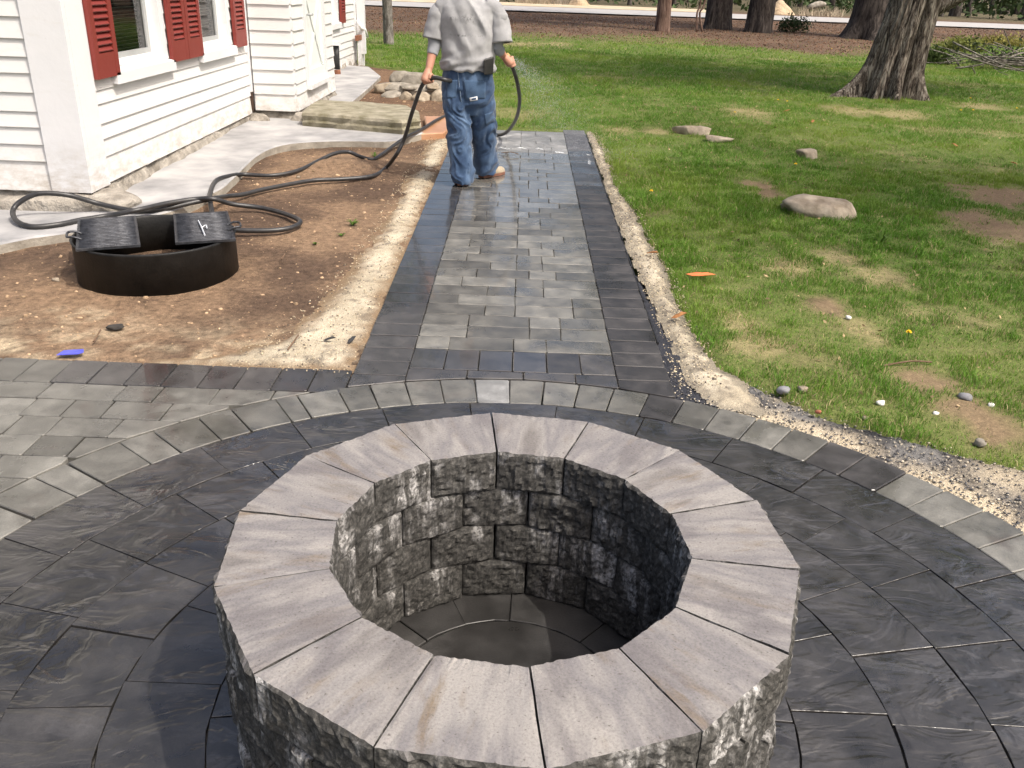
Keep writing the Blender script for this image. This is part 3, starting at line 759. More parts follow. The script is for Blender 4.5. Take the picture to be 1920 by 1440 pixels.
for z0, z1 in zip(zl[:-1], zl[1:]):
    segs = [(HY0+.266, HYI-.05), (BY1+.02, HY1-.1)]
    if z1 > WZ0+.02 and z0 < WZ1+.12:
        segs = [(HY0+.266, WINS[0][0]-.10), (WINS[0][1]+.10, WINS[1][0]-.10), (WINS[1][1]+.10, HYI-.05), (BY1+.02, WINS[2][0]-.10), (WINS[2][1]+.10, HY1-.1)]
        if z0 < WZ0-.1 < z1: segs = segs
    for a_, e_ in segs: board_x(a_, e_, z0, z1, HX)
zg = [.19, .39, .50, .61, .71, .83, .95, 1.05, 1.16, 1.29]
while zg[-1] < 2.6: zg.append(zg[-1]+.113)
for z0, z1 in zip(zg[:-1], zg[1:]): board_y(-5.6, HX-.245, z0, z1, HY0)
# bump-out
zb = [.23, .40, .51, .65, .78, .91, 1.04, 1.16, 1.29]
while zb[-1] < 2.35: zb.append(zb[-1]+.125)
b = MB(); b.box(HX-.019, BX-.02, HYI+.02, BY1-.02, .24, 2.45); b.build('porch_wall', M_white, house)
b = MB(); b.hexa([(HX-.1, HYI-.2, 2.66), (BX+.2, HYI-.2, 2.44), (BX+.2, BY1+.2, 2.44), (HX-.1, BY1+.2, 2.66), (HX-.1, HYI-.2, 2.74), (BX+.2, HYI-.2, 2.52), (BX+.2, BY1+.2, 2.52), (HX-.1, BY1+.2, 2.74)]); b.build('porch_roof', M_shingle, house)
DY0, DY1 = 10.42, 11.32
for z0, z1 in zip(zb[:-1], zb[1:]):
    board_y(HX+.05, BX-.004, z0, z1, HYI)
    board_x(HYI+.004, DY0-.11, z0, z1, BX); 
    board_x(DY1+.11, BY1-.01, z0, z1, BX)
board_x(DY0-.108, DY1+.108, .23, .40, BX)
# corner boards and inner corner
b = MB(); b.box(HX-.24, HX+.028, HY0-.030, HY0+.018, .19, 2.70); b.build('corner_board', M_trim, house)
b = MB(); b.box(HX-.018, HX+.0285, HY0+.0185, HY0+.262, .19, 2.70); b.build('corner_board', M_trim, house)
b = MB(); b.box(HX-.015, HX+.032, HYI-.048, HYI-.002, .42, 2.55); b.build('corner_board', M_trim, house)
b = MB(); b.box(HX-.015, HX+.034, HY1-.098, HY1+.02, .25, 2.70); b.build('corner_board', M_trim, house)
# windows
def window(y0, y1, sill=True):
    b = MB(); X = HX; c_ = .095
    b.box(X-.04, X+.022, y0-c_, y0, WZ0-.01, WZ1); b.box(X-.04, X+.022, y1, y1+c_, WZ0-.01, WZ1); b.box(X-.04, X+.024, y0-c_, y1+c_, WZ1, WZ1+.11)
    w = b.build('window', M_trim, house)
    b = MB(); b.box(X-.10, X-.041, y0, y0+.03, WZ0, WZ1); b.box(X-.10, X-.041, y1-.03, y1, WZ0, WZ1); b.box(X-.10, X-.041, y0+.03, y1-.03, WZ0, WZ0+.045); b.box(X-.10, X-.041, y0+.03, y1-.03, WZ1-.03, WZ1); b.box(X-.10, X-.041, y0+.03, y1-.03, 1.57, 1.61)
    mk('frame', b.V, b.F, M_vinyl, w)
    b = MB(); b.box(X-.085, X-.060, y0+.031, y0+.065, WZ0+.046, 1.569); b.box(X-.085, X-.060, y1-.085, y1-.031, WZ0+.046, 1.569); b.box(X-.085, X-.060, y0+.066, y1-.086, WZ0+.046, WZ0+.085)
    mk('sash', b.V, b.F, M_screen, w)
    mk('pane', [(X-.072, y0+.03, WZ0+.045), (X-.072, y1-.03, WZ0+.045), (X-.072, y1-.03, WZ1-.03), (X-.072, y0+.03, WZ1-.03)], [(0, 1, 2, 3)], M_glass, w)
    b = MB(); z = WZ0+.06
    while z < WZ1-.04: b.hexa([(X-.135, y0+.04, z), (X-.108, y0+.04, z+.012), (X-.108, y1-.04, z+.012), (X-.135, y1-.04, z), (X-.135, y0+.04, z+.002), (X-.108, y0+.04, z+.014), (X-.108, y1-.04, z+.014), (X-.135, y1-.04, z+.002)]); z += .026
    mk('blind', b.V, b.F, M_blind, w)
    b = MB(); b.hexa([(X-.10, y0-.15, WZ0-.085), (X+.062, y0-.15, WZ0-.10), (X+.062, y1+.15, WZ0-.10), (X-.10, y1+.15, WZ0-.085), (X-.10, y0-.15, WZ0+.004), (X+.062, y0-.15, WZ0-.022), (X+.062, y1+.15, WZ0-.022), (X-.10, y1+.15, WZ0+.004)])
    mk('sill', b.V, b.F, M_trim, w)
    mk('room_shade', [(X-.158, y0-.02, WZ0-.02), (X-.158, y1+.02, WZ0-.02), (X-.158, y1+.02, WZ1), (X-.158, y0-.02, WZ1)], [(0, 1, 2, 3)], M_dark, w)
for a_, e_ in WINS: window(a_, e_)
# shutters
_slat = {}
def shutter(y0, y1, z0=.895, z1=2.30):
    X = HX+.030; b = MB(); s = .062; X1 = X+.032; w = y1-y0
    b.box(X, X1, y0, y0+s, z0, z1); b.box(X, X1, y1-s, y1, z0, z1); b.box(X, X1-.001, y0+s, y1-s, z0, z0+.16); b.box(X, X1-.001, y0+s, y1-s, z1-.07, z1); b.box(X, X1-.001, y0+s, y1-s, 1.58, 1.66)
    b.box(X, X+.006, y0+s, y1-s, z0+.16, z1-.07)
    o = b.build('shutter', M_red, house)
    k = round(w, 3)
    if k not in _slat:
        h = (w-2*s)/2-.001; t = MB(); t.hexa([(-.006, -h, .020), (.020, -h, -.014), (.020, h, -.014), (-.006, h, .020), (-.003, -h, .027), (.024, -h, -.007), (.024, h, -.007), (-.003, h, .027)])
        me = bpy.data.meshes.new('slat'); me.from_pydata(t.V, [], t.F); me.materials.append(M_red); _slat[k] = me
    z = z0+.16+.022
    while z < z1-.09:
        if not (1.555 < z < 1.685): place('slat', _slat[k], (X+.008, (y0+y1)/2, z), (0, 0, 0), o)
        z += .0415
for y0, y1 in ((6.215, 6.570), (7.61, 7.975), (7.985, 8.35), (9.33, 9.695), (14.80, 15.15)): shutter(y0, y1)
# storm door with cross-buck panel
M_door = paint_mat('pale_door_paint', (.66, .70, .69), (.72, .75, .74), chip=False, rough=.4)
b = MB(); X = BX
b.box(X-.015, X+.025, DY0-.105, DY0, .41, 2.2); b.box(X-.015, X+.025, DY1, DY1+.105, .41, 2.2); b.box(X-.015, X+.027, DY0-.105, DY1+.105, 2.2, 2.31)
b.build('door_casing', M_trim, house)
b = MB(); b.box(X-.015, X+.004, DY0+.002, DY1-.002, .46, 2.19); door = b.build('door', M_door, house)
b = MB(); f = .09
b.box(X+.0045, X+.022, DY0+.004, DY0+f, .462, 2.185); b.box(X+.0045, X+.022, DY1-f, DY1-.004, .462, 2.185); b.box(X+.0045, X+.0215, DY0+f, DY1-f, .462, .60); b.box(X+.0045, X+.0215, DY0+f, DY1-f, 1.36, 1.47); b.box(X+.0045, X+.0215, DY0+f, DY1-f, 2.09, 2.185)
mk('door_frame', b.V, b.F, M_door, door)
for s in (0, 1):
    ya, yb = (DY0+f, DY1-f) if s == 0 else (DY1-f, DY0+f); za, zc = .605, 1.355; dx = .004*s
    dy = .045 if yb > ya else -.045
    mb = MB(); mb.hexa([(X+.0045, ya, za), (X+.014+dx, ya, za), (X+.014+dx, ya+dy, za), (X+.0045, ya+dy, za), (X+.0045, yb-dy, zc), (X+.014+dx, yb-dy, zc), (X+.014+dx, yb, zc), (X+.0045, yb, zc)])
    mk('cross_brace', mb.V, mb.F, M_door, door)
b = MB(); b.tube([(X+.02, DY0+.06, 1.18), (X+.07, DY0+.06, 1.18), (X+.07, DY0+.14, 1.18)], .011, 8); mk('handle', b.V, b.F, M_screen, door, True)
b = MB(); b.box(X-.01, X+.07, DY0-.10, DY1+.10, .405, .455); b.build('door_sill', M_trim, house)
# foundation: lumpy parging
def parge(pts, name, out0=.02, seed=0, h=.23):
    P = np.array(pts, float); n = len(P); prof = [(.115, -.10), (.11, .02), (.095, .07), (.075, .12), (.045, .165), (.005, .195), (-.06, .20)]
    T = np.gradient(P, axis=0); T /= np.linalg.norm(T, axis=1)[:, None]; N = np.stack([T[:, 1], -T[:, 0]], -1); V = []; F = []; m_ = len(prof)
    for i in range(n):
        for j, (o, z) in enumerate(prof):
            nn = float(fbm(np.array([[P[i, 0]*5, P[i, 1]*5, z*9+seed]]), seed, 3)[0])
            oo = o+out0+.05*nn*(o > 0); V.append((P[i, 0]+N[i, 0]*oo, P[i, 1]+N[i, 1]*oo, z*h/.2+float(gz(P[i, 1]))*.3+.012*nn))
        if i:
            for j in range(m_-1): F.append(((i-1)*m_+j, i*m_+j, i*m_+j+1, (i-1)*m_+j+1))
    return mk(name, V, F, M_found, house, True)
ys = np.linspace(HY0+.05, HYI-.02, 70); parge([(HX-.05, y) for y in ys], 'foundation', .0, 1, .215)
parge([(x, HY0+.06) for x in np.linspace(-5.6, HX-.03, 50)], 'foundation', .0, 2, .205)
parge([(x, HYI+.03) for x in np.linspace(HX-.05, BX-.02, 16)], 'foundation', -.06, 3, .24)
parge([(BX-.05, y) for y in np.linspace(HYI+.03, BY1, 40)], 'foundation', .0, 4, .24)
parge([(HX-.04, y) for y in np.linspace(BY1, HY1, 60)], 'foundation', .0, 5, .26)
me = rock_mesh('foundation_stone', (.55, .26, .24), 8, 3, .2); me.materials.append(M_found)
for me_d, L in (((.85, .24, .22), (-3.22, 5.86, .0)), ((.50, .40, .235), (-2.88, 6.02, .0)), ((.30, .22, .24), (-2.36, 9.80, .05)), ((.26, .22, .22), (-2.82, 9.70, .05))):
    me = rock_mesh('foundation_stone', me_d, int(me_d[0]*100), 3, .2); me.materials.append(M_found); me.polygons.foreach_set('use_smooth', [True]*len(me.polygons))
    place('foundation_stone', me, L, (0, 0, .05), house)
# dark gap at the inner corner
b = MB(); b.box(HX-.018, HX+.03, HYI-.046, HYI+.018, .22, .419); b.build('rotted_gap', simple('rotted_wood', (.03, .018, .012), (.07, .04, .025), 20, .9), house)
# drain pipe, post, lattice, utility gear at the far end
M_rust = simple('rusty_iron', (.16, .06, .035), (.25, .11, .06), 20, .8)
M_pipe = simple('black_pipe', (.015, .015, .016), (.03, .03, .03), 20, .5)
pp = WXp(632, 100, HX+.10)
b = MB(); b.tube([(HX+.09, pp[1], z) for z in (.28, .45, .62)], .045, 12); dp = b.build('drain_pipe', M_pipe, house, True)
b = MB(); b.tube(spline([(HX+.09, pp[1], .27), (HX+.09, pp[1], .19), (HX+.06, pp[1], .14), (HX-.02, pp[1], .12)], 4), .05, 12); mk('elbow', b.V, b.F, M_rust, dp, True)
b = MB(); b.box(HX+.03, HX+.15, pp[1]-.07, pp[1]+.07, .62, .68); mk('pipe_cap', b.V, b.F, M_trim, dp)
b = MB(); b.box(HX+.04, HX+.17, HY1+.03, HY1+.16, .35, 2.6); b.build('post', M_trim, house)
for i in range(7):
    y = HY1-.25+i*.085; b = MB(); b.box(HX+.09+.004*(i % 2), HX+.11+.004*(i % 2), y, y+.05, .08, .58+.02*(i % 3)); b.build('lattice_slat', M_trim, house)
b = MB(); b.box(HX+.06, HX+.12, HY1-.3, HY1+.38, .58, .66); b.build('lattice_rail', M_rust, house)
b = MB(); b.tube([(HX+.08, HY1-.1, .9), (HX+.12, HY1-.08, .78), (HX+.16, HY1+.1, .74), (HX+.18, HY1+.2, .62)], .03, 8); b.build('conduit', M_vinyl, house, True)
# ================================================================== concrete walk and stone step
def slab(name, pts, z_h, m, label, th=.11, kind='structure', cat=None):
    P = np.array(pts); n = len(P)
    if area2(P) < 0: P = P[::-1]
    Q = inset(P, .012)
    V = [(x, y, float(gz(y))+z_h-th) for x, y in P]+[(x, y, float(gz(y))+z_h-.010) for x, y in P]+[(x, y, float(gz(y))+z_h) for x, y in Q]
    F = [(i, (i+1) % n, n+(i+1) % n, n+i) for i in range(n)]+[(n+i, n+(i+1) % n, 2*n+(i+1) % n, 2*n+i) for i in range(n)]+[tuple(2*n+i for i in range(n))]
    o = mk(name, V, F, m); o.data.materials.append(M_conc_side)
    for i in range(n): o.data.polygons[i].material_index = 1
    tag(o, label, cat, kind=kind); return o
wp = [GP(x, y, .055)[:2] for x, y in ((-260, 500), (-60, 470), (0, 456), (60, 444), (120, 436), (200, 424), (290, 402), (340, 388), (394, 362), (418, 350), (440, 330), (458, 312), (480, 292), (508, 277), (545, 268), (600, 264), (660, 263), (720, 264), (745, 262))]
slab('concrete_walk', spline(wp[3:-1], 3).tolist() and [tuple(p) for p in wp[:3]]+[tuple(p[:2]) for p in spline([(*q, 0) for q in wp[3:]], 3)]+[(-1.0, 9.30), (-1.3, 9.75), (-2.4, 9.80), (-2.50, 9.95), (-3.0, 9.95), (-3.0, 6.05), (-6, 6.05)], .055, M_conc, 'pale curved concrete walk along the foot of the house')
wp2 = [GP(x, y, .055)[:2] for x, y in ((700, 264), (760, 250))]
far = [GP(x, y, .05)[:2] for x, y in ((660, 190), (690, 165), (714, 142), (660, 138))]
slab('concrete_walk', [(-2.45, 10.6), tuple(far[0]), tuple(far[1]), tuple(far[2]), (-2.55, 15.3), (-3.0, 15.4), (-3.0, 11.85), (-2.45, 11.85)], .05, M_conc, 'pale concrete walk beyond the porch door')
M_gran = simple('mossy_granite', (.13, .118, .07), (.32, .295, .23), 7, .85, .8, .01, .3, 7, bscale=40)
st = [(-2.36, 10.02), (-2.30, 9.42), (-1.75, 9.28), (-1.20, 9.12), (-1.04, 9.30), (-1.08, 9.75), (-1.30, 10.25), (-1.85, 10.42), (-2.34, 10.45)]
V = []; F = []; P = np.array(st); P = P if area2(P) > 0 else P[::-1]
P = np.array([p for i in range(len(P)) for p in (P[i]+(P[(i+1) % len(P)]-P[i])*t for t in np.linspace(0, 1, 8)[:-1])]); n = len(P)
cen = P.mean(0); lev = [(0.02, 1.0), (.09, 1.01), (.115, .975), (.16, 1.0), (.18, .97), (.225, .99), (.252, .965), (.262, .90)]
for z, s in lev:
    for i, p in enumerate(P):
        nn = float(fbm(np.array([[p[0]*7, p[1]*7, z*25]]), 7, 3)[0]); q = cen+(p-cen)*s+(p-cen)/np.linalg.norm(p-cen)*.03*nn*(s > .95); V.append((q[0], q[1], z+.01*nn+float(gz(q[1]))*.3))
for j in range(len(lev)-1):
    for i in range(n): F.append((j*n+i, j*n+(i+1) % n, (j+1)*n+(i+1) % n, (j+1)*n+i))
c0 = len(V); V.append((cen[0], cen[1], .268+.03)); F += [((len(lev)-1)*n+i, (len(lev)-1)*n+(i+1) % n, c0) for i in range(n)]
tag(mk('stone_step', V, F, M_gran, None), 'thick mossy granite slab step at the porch door', 'step')
M_tan = simple('wet_tan_stone', (.34, .16, .075), (.46, .27, .16), 3, .35, .3, .004, .5)
tp = [(-1.08, 9.22), (-.80, 9.36), (-.76, 9.9), (-.86, 10.45), (-1.12, 10.4), (-1.03, 9.8)]
slab('flat_stone', tp, .05, M_tan, 'wet orange-tan flat stone between the granite step and the walkway', .07, None, 'stone').data.materials[1] = M_tan
# ================================================================== steel fire ring with grates
from mathutils.bvhtree import BVHTree
M_steel = simple('blackened_steel', (.006, .006, .006), (.015, .0145, .014), 14, .5, .35, .004, .3, 6)
M_grate = simple('sooty_grate', (.020, .021, .025), (.07, .073, .082), 30, .48, .4, .003, .6, 6)
M_grate.node_tree.nodes['Principled BSDF'].inputs['Metallic'].default_value = .6
RCX, RCY, RRD, RZ0 = -2.05, 4.83, .43, .0
ring = empty('fire_ring', (RCX, RCY, RZ0)); tag(ring, 'black steel fire ring with two flip-up cooking grates on the bare soil', 'fire ring')
V = []; F = []; n = 72
for k in range(n):
    t = 2*math.pi*k/n; wob = .004*math.sin(3*t+1)
    for r_, z in ((RRD+.004, -.01), (RRD+.002, .22), (RRD+.009, .232), (RRD-.002, .236), (RRD-.008, .226), (RRD-.006, -.01)):
        V.append((RCX+(r_+wob)*math.cos(t), RCY+(r_+wob)*math.sin(t), z+.02*(0)))
for k in range(n):
    k2 = (k+1) % n
    for j in range(6): F.append((k*6+j, k2*6+j, k2*6+(j+1) % 6, k*6+(j+1) % 6))
mk('ring_wall', V, F, M_steel, ring, True)
def grate(cx, cy, ang, z, hs, tilt=0.0):
    L, Wd = .66, .315; ca, sa = math.cos(ang), math.sin(ang)
    def T(u, v, w): return (cx+u*ca-v*sa, cy+u*sa+v*ca, z+w+tilt*v)
    def bx(mb, u0, u1, v0, v1, w0, w1): mb.hexa([T(u0, v0, w0), T(u1, v0, w0), T(u1, v1, w0), T(u0, v1, w0), T(u0, v0, w1), T(u1, v0, w1), T(u1, v1, w1), T(u0, v1, w1)])
    b = MB()
    for u0, u1, v0, v1 in ((-Wd/2, -Wd/2+.016, -L/2, L/2), (Wd/2-.016, Wd/2, -L/2, L/2), (-Wd/2+.016, Wd/2-.016, -L/2, -L/2+.014), (-Wd/2+.016, Wd/2-.016, L/2-.014, L/2)): bx(b, u0, u1, v0, v1, 0, .012)
    bx(b, -Wd/2+.014, Wd/2-.014, -L/2+.012, L/2-.012, -.003, .002)
    g = b.build('grate', M_grate, ring)
    nb = 21
    for i in range(nb):
        v = -L/2+.026+(L-.052)*i/(nb-1); m_ = MB(); m_.tube([T(-Wd/2+.012, v, .006), T(-.05, v+.001, .0072), T(.05, v-.001, .0068), T(Wd/2-.012, v, .006)], .0085, 8); mk('bar', m_.V, m_.F, M_grate, g, True)
    h = MB(); u = hs*Wd/2; h.tube(spline([T(u-.03*hs, -.085+.06, .014), T(u+.01*hs, -.085+.06, .03), T(u+.04*hs, -.085+.05, .03), T(u+.045*hs, -.085, .028), T(u+.04*hs, -.085-.05, .03), T(u+.01*hs, -.085-.06, .03), T(u-.03*hs, -.085-.06, .014)], 5), .0065, 8)
    mk('handle', h.V, h.F, M_grate, g, True)
    return g
g1 = grate(-2.29, 4.78, rad(24), .238, -1); grate(-1.82, 4.97, rad(21), .238, 1)
tie = MB(); q0 = GZ(372, 414, .258); q1 = GZ(384, 441, .258); q2 = GZ(388, 428, .262); tie.tube(spline([q0, (q0+q1)/2+[0, 0, .006], q1], 4), .0045, 6); tie.tube(spline([(q0+q1)/2, (q0+q1)/2+[.02, .02, .012], q2], 4), .003, 6)
tag(tie.build('cable_tie', simple('grey_plastic', (.42, .45, .5), (.55, .57, .6), 5, .4)), 'pale cable tie lying on the right grate of the fire ring', 'cable tie')
# ================================================================== hose
M_hose = simple('black_rubber_hose', (.016, .016, .017), (.035, .034, .034), 25, .42, .2, .002, .5)
def hp(x, y, h): return GP(x, y, h)
S_ = .055+.018
HOSE = [WY(846, 152, 7.24), WY(832, 149, 7.20), WY(816, 146, 7.22), WY(804, 149, 7.27), WY(797, 152, 7.29), WY(787, 170, 7.31), WY(772, 213, 7.38), WY(763, 245, 7.45), WY(755, 267, 7.48), WY(743, 290, 7.46)]
HOSE += [hp(*p) for p in ((723, 315, .03), (698, 330, .022), (640, 336, .022), (590, 338, .025), (540, 346, .03), (490, 356, .03), (456, 364.6, .03), (425, 368, .05), (401, 372, .095), (365, 379, S_+.02), (320, 389, S_), (273, 395.5, S_), (237, 393, S_+.012))]
HOSE += [WY(182, 381, 5.79), WY(128, 366, 5.70), WY(73, 363, 5.64), WY(37, 379, 5.60), WY(24, 397, 5.54)]
HOSE += [hp(*p) for p in ((33, 415.6, S_+.01), (62, 425, S_), (109, 421, S_), (153, 412, S_), (200, 404.7, S_), (255, 394.5, S_+.036), (310, 382, S_+.036), (365, 373.7, S_+.036), (400, 373, .115), (437.5, 383, .055), (492, 390, .022), (540, 403, .02), (563, 415.6, .02), (547, 426.5, .02), (510, 432, .02), (456, 432, .025), (420, 428, .03), (400, 412, .05), (397, 395.5, .065), (394, 364.6, S_+.005), (404.7, 339, S_), (430, 330, S_-.01), (456, 327, .03), (510, 329, .022), (558, 320, .03), (598, 301, .05), (627, 288, .08), (653, 285, .07), (674, 293, .04), (698, 299, .024), (715, 290, .024), (740, 271.7, .04), (765, 255, .08), (790, 243, .075), (823, 223, .07), (850, 215, .03), (895, 228, .02), (925, 250, .02))]
HOSE += [WY(940, 252.5, 9.45), WY(954, 244, 9.1), WY(968, 222, 8.6), WY(974, 194, 8.15), WY(972.5, 169, 7.85), WY(968, 147, 7.68), WY(961, 126, 7.60), WY(957, 113, 7.585), WY(953, 106, 7.60)]
hpt = spline(HOSE, 7)
HR = .0165
V, F = tube(hpt, [HR]*len(hpt), 12)
hose = mk('garden_hose', V, F, M_hose, None, True); tag(hose, 'thick black rubber hose looping over the soil up to the worker', 'hose')
b = MB(); e0 = hpt[-1]; dv = hpt[-1]-hpt[-4]; dv /= np.linalg.norm(dv)
b.tube([e0-dv*.01, e0+dv*.02, e0+dv*.03], [.019, .019, .010], 12); mk('nozzle', b.V, b.F, simple('brass', (.35, .24, .08), (.45, .32, .12), 20, .35), hose, True)
# ================================================================== worker
M_skin = simple('skin', (.42, .21, .14), (.50, .26, .18), 12, .5, .2, .002, .4, coord='obj')
def cloth(name, c1, c2, sc, marks=None, rough=.85, weave=900):
    m, nt, b = mat(name); o = objc(nt)
    col = ramp(nt, noise(nt, o, sc, 5, .6), [(.3, c1), (.7, c2)])
    if marks: col = marks(nt, o, col)
    setc(nt, b, col, rough, .2)
    b.inputs['Sheen Weight'].default_value = .15
    q = bump(nt, noise(nt, o, 45, 3), .3, .004, b); bump(nt, noise(nt, o, weave, 2), .25, .001, b, q); return m
def shirt_marks(nt, o, col):
    sp = nt.nodes.new('ShaderNodeSeparateXYZ'); nt.links.new(o, sp.inputs[0])
    def band(z, w): return math_(nt, 'SUBTRACT', 1.0, math_(nt, 'DIVIDE', math_(nt, 'ABSOLUTE', math_(nt, 'SUBTRACT', sp.outputs[2], z)), w), True)
    smear = ramp(nt, noise(nt, scalev(nt, o, (55, 10, 30)), 1.0, 5, .7), [(.52, 0.0), (.60, 1.0)])
    wid = math_(nt, 'SUBTRACT', 1.0, math_(nt, 'DIVIDE', math_(nt, 'ABSOLUTE', math_(nt, 'ADD', sp.outputs[0], .01)), .13), True)
    k = math_(nt, 'MULTIPLY', math_(nt, 'MAXIMUM', math_(nt, 'MULTIPLY', band(1.20-.06, .012), 1.0, True), math_(nt, 'MULTIPLY', band(1.32-.06, .05), .8)), smear)
    k = math_(nt, 'MULTIPLY', math_(nt, 'MULTIPLY', k, math_(nt, 'GREATER_THAN', wid, 0.02)), .75)
    return mixc(nt, k, col, (.07, .07, .075))
def jean_marks(nt, o, col):
    f = ramp(nt, noise(nt, scalev(nt, o, (9, 9, 4)), 1.0, 4, .6), [(.50, 0.0), (.72, .7)])
    return mixc(nt, f, col, (.13, .20, .31))
M_shirt = cloth('grey_tshirt', (.24, .24, .245), (.34, .34, .345), 9, shirt_marks)
M_sleeve = cloth('grey_sleeve', (.21, .22, .235), (.27, .28, .30), 12)
M_jean = cloth('blue_denim', (.020, .040, .085), (.045, .082, .150), 14, jean_marks)
M_shoe = cloth('worn_tan_shoe', (.27, .22, .155), (.40, .34, .25), 18)
M_sole = simple('rust_sole', (.13, .06, .04), (.22, .10, .065), 20, .7, coord='obj')
M_hair = simple('brown_hair', (.05, .032, .02), (.09, .06, .038), 60, .7, .6, .006, coord='obj')
person = empty('person', (-.44, 7.38, .06)); tag(person, 'worker seen from behind in grey t-shirt and blue jeans hosing the walkway', 'person')
def remesh(parts, voxel, smooth_it=4, fold=None):
    me = bpy.data.meshes.new('tmp'); V = []; F = []
    for v, f in parts:
        b = len(V); V += [tuple(map(float, p)) for p in v]; F += [tuple(i+b for i in q) for q in f]
    me.from_pydata(V, [], F); o = bpy.data.objects.new('tmp', me); COL.objects.link(o)
    bm = bmesh.new(); bm.from_mesh(me); bmesh.ops.recalc_face_normals(bm, faces=bm.faces); bm.to_mesh(me); bm.free()
    r = o.modifiers.new('r', 'REMESH'); r.mode = 'VOXEL'; r.voxel_size = voxel
    s = o.modifiers.new('s', 'SMOOTH'); s.iterations = smooth_it; s.factor = .5
    dg = bpy.context.evaluated_depsgraph_get(); ev = o.evaluated_get(dg); m2 = bpy.data.meshes.new_from_object(ev)
    co = np.empty(len(m2.vertices)*3); m2.vertices.foreach_get('co', co); co = co.reshape(-1, 3)
    no = np.empty(len(m2.vertices)*3); m2.vertex_normals.foreach_get('vector', no); no = no.reshape(-1, 3)
    if fold is not None: co = co+no*fold(co, no)[:, None]
    FF = [tuple(p.vertices) for p in m2.polygons]
    bpy.data.objects.remove(o); bpy.data.meshes.remove(me); bpy.data.meshes.remove(m2)
    return co, FF
def ell(c, r, n=14, m=10):
    return ztube([(c[0], c[1], c[2]+r[2]*math.sin(t), max(.002, r[0]*math.cos(t)), max(.002, r[1]*math.cos(t))) for t in np.linspace(-math.pi/2*.98, math.pi/2*.98, m)], n)
def hand(wrist, gp, axis, back):
    """gripping hand: gp point on the hose, axis along it, back = direction from hose to the knuckles"""
    A = np.array(axis, float); A /= np.linalg.norm(A); B = np.array(back, float); B -= A*(A@B); B /= np.linalg.norm(B); C = np.cross(A, B); P = []
    gp = np.array(gp, float); w = np.array(wrist, float)
    palm = gp+B*.030
    P.append(tube([w, (w+palm)/2, palm, palm+(palm-w)/np.linalg.norm(palm-w)*.02], [.027, .034, .038, .030], 12))
    for i in range(4):
        a0 = gp+A*(.033-.022*i); R_ = .0265; ln = (3.5, 3.8, 3.6, 3.1)[i]
        pts = [a0+R_*(math.cos(t)*B+math.sin(t)*C) for t in np.linspace(-.2, ln, 9)]
        P.append(tube(pts, [.0092, .0092, .009, .009, .0088, .0086, .0084, .008, .007], 8))
    pts = [gp+A*.045+B*.028, gp+A*.052+B*.02-C*.026, gp+A*.046-B*.004-C*.031, gp+A*.036-B*.022-C*.024]
    P.append(tube(spline(pts, 3), .0105, 8)); return P
iL = int(np.argmin(np.linalg.norm(hpt-np.array(WY(803, 150, 7.275)), axis=1))); gL = hpt[iL]; aL = hpt[iL-3]-hpt[iL+3]
iR = len(hpt)-10; gR = hpt[iR]; aR = hpt[iR+3]-hpt[iR-3]
wristL = gL+np.array([.008, .01, .085]); wristR = gR+np.array([-.065, -.045, .05])
shL, elL = (-.635, 7.385, 1.40), (-.705, 7.355, 1.14)
shR, elR = (-.255, 7.385, 1.40), (-.215, 7.36, 1.13)
body = [ztube([(-.44, 7.39, .62, .13, .10), (-.44, 7.38, .9, .16, .12), (-.44, 7.38, 1.1, .155, .115), (-.445, 7.38, 1.3, .175, .115), (-.445, 7.38, 1.42, .15, .095), (-.445, 7.39, 1.48, .07, .065), (-.445, 7.41, 1.55, .058, .06)]),
        tube([shL, elL, wristL], [.045, .042, .030], 14), tube([shR, elR, wristR], [.045, .042, .030], 14),
        tube([(-.53, 7.37, .88), (-.505, 7.31, .5), (-.468, 7.26, .12)], [.085, .06, .045], 14), tube([(-.355, 7.39, .88), (-.315, 7.45, .5), (-.29, 7.55, .13)], [.085, .06, .045], 14),
        ell((-.445, 7.43, 1.665), (.078, .098, .115)), ell((-.445, 7.47, 1.615), (.058, .07, .07)),
        tube([(-.445, 7.525, 1.665), (-.445, 7.545, 1.64), (-.445, 7.53, 1.625)], [.010, .016, .012], 8),
        ell((-.53, 7.42, 1.655), (.010, .022, .034)), ell((-.36, 7.42, 1.655), (.010, .022, .034)),
        ell((-.445, 7.535, 1.588), (.024, .010, .008))]
body += hand(wristL, gL, aL, (-.5, -.8, .1)); body += hand(wristR, gR, aR, (-.35, -.9, .15))
co, FF = remesh(body, .0055, 3); mk('body', co, FF, M_skin, person, True)
for s in (-1, 1):
    v, f = ell((-.445+s*.033, 7.522, 1.672), (.012, .008, .009)); mk('eye', v, f, simple('eye_white%d' % s, (.5, .5, .5), (.7, .7, .7), 20, .3), person, True)
def hairfold(c, n): return .004*fbm(c*60, 3, 3)
hr_ = [ell((-.445, 7.415, 1.69), (.090, .103, .110))]
co, FF = remesh(hr_, .008, 2, hairfold); k = ~((co[:, 1] > 7.46) & (co[:, 2] < 1.72)); co[:, 2] = np.where(co[:, 2] < 1.60, 1.60, co[:, 2])
co[:, 1] = np.where((co[:, 2] < 1.715) & (co[:, 1] > 7.44), 7.44, co[:, 1]); mk('hair', co, FF, M_hair, person, True)
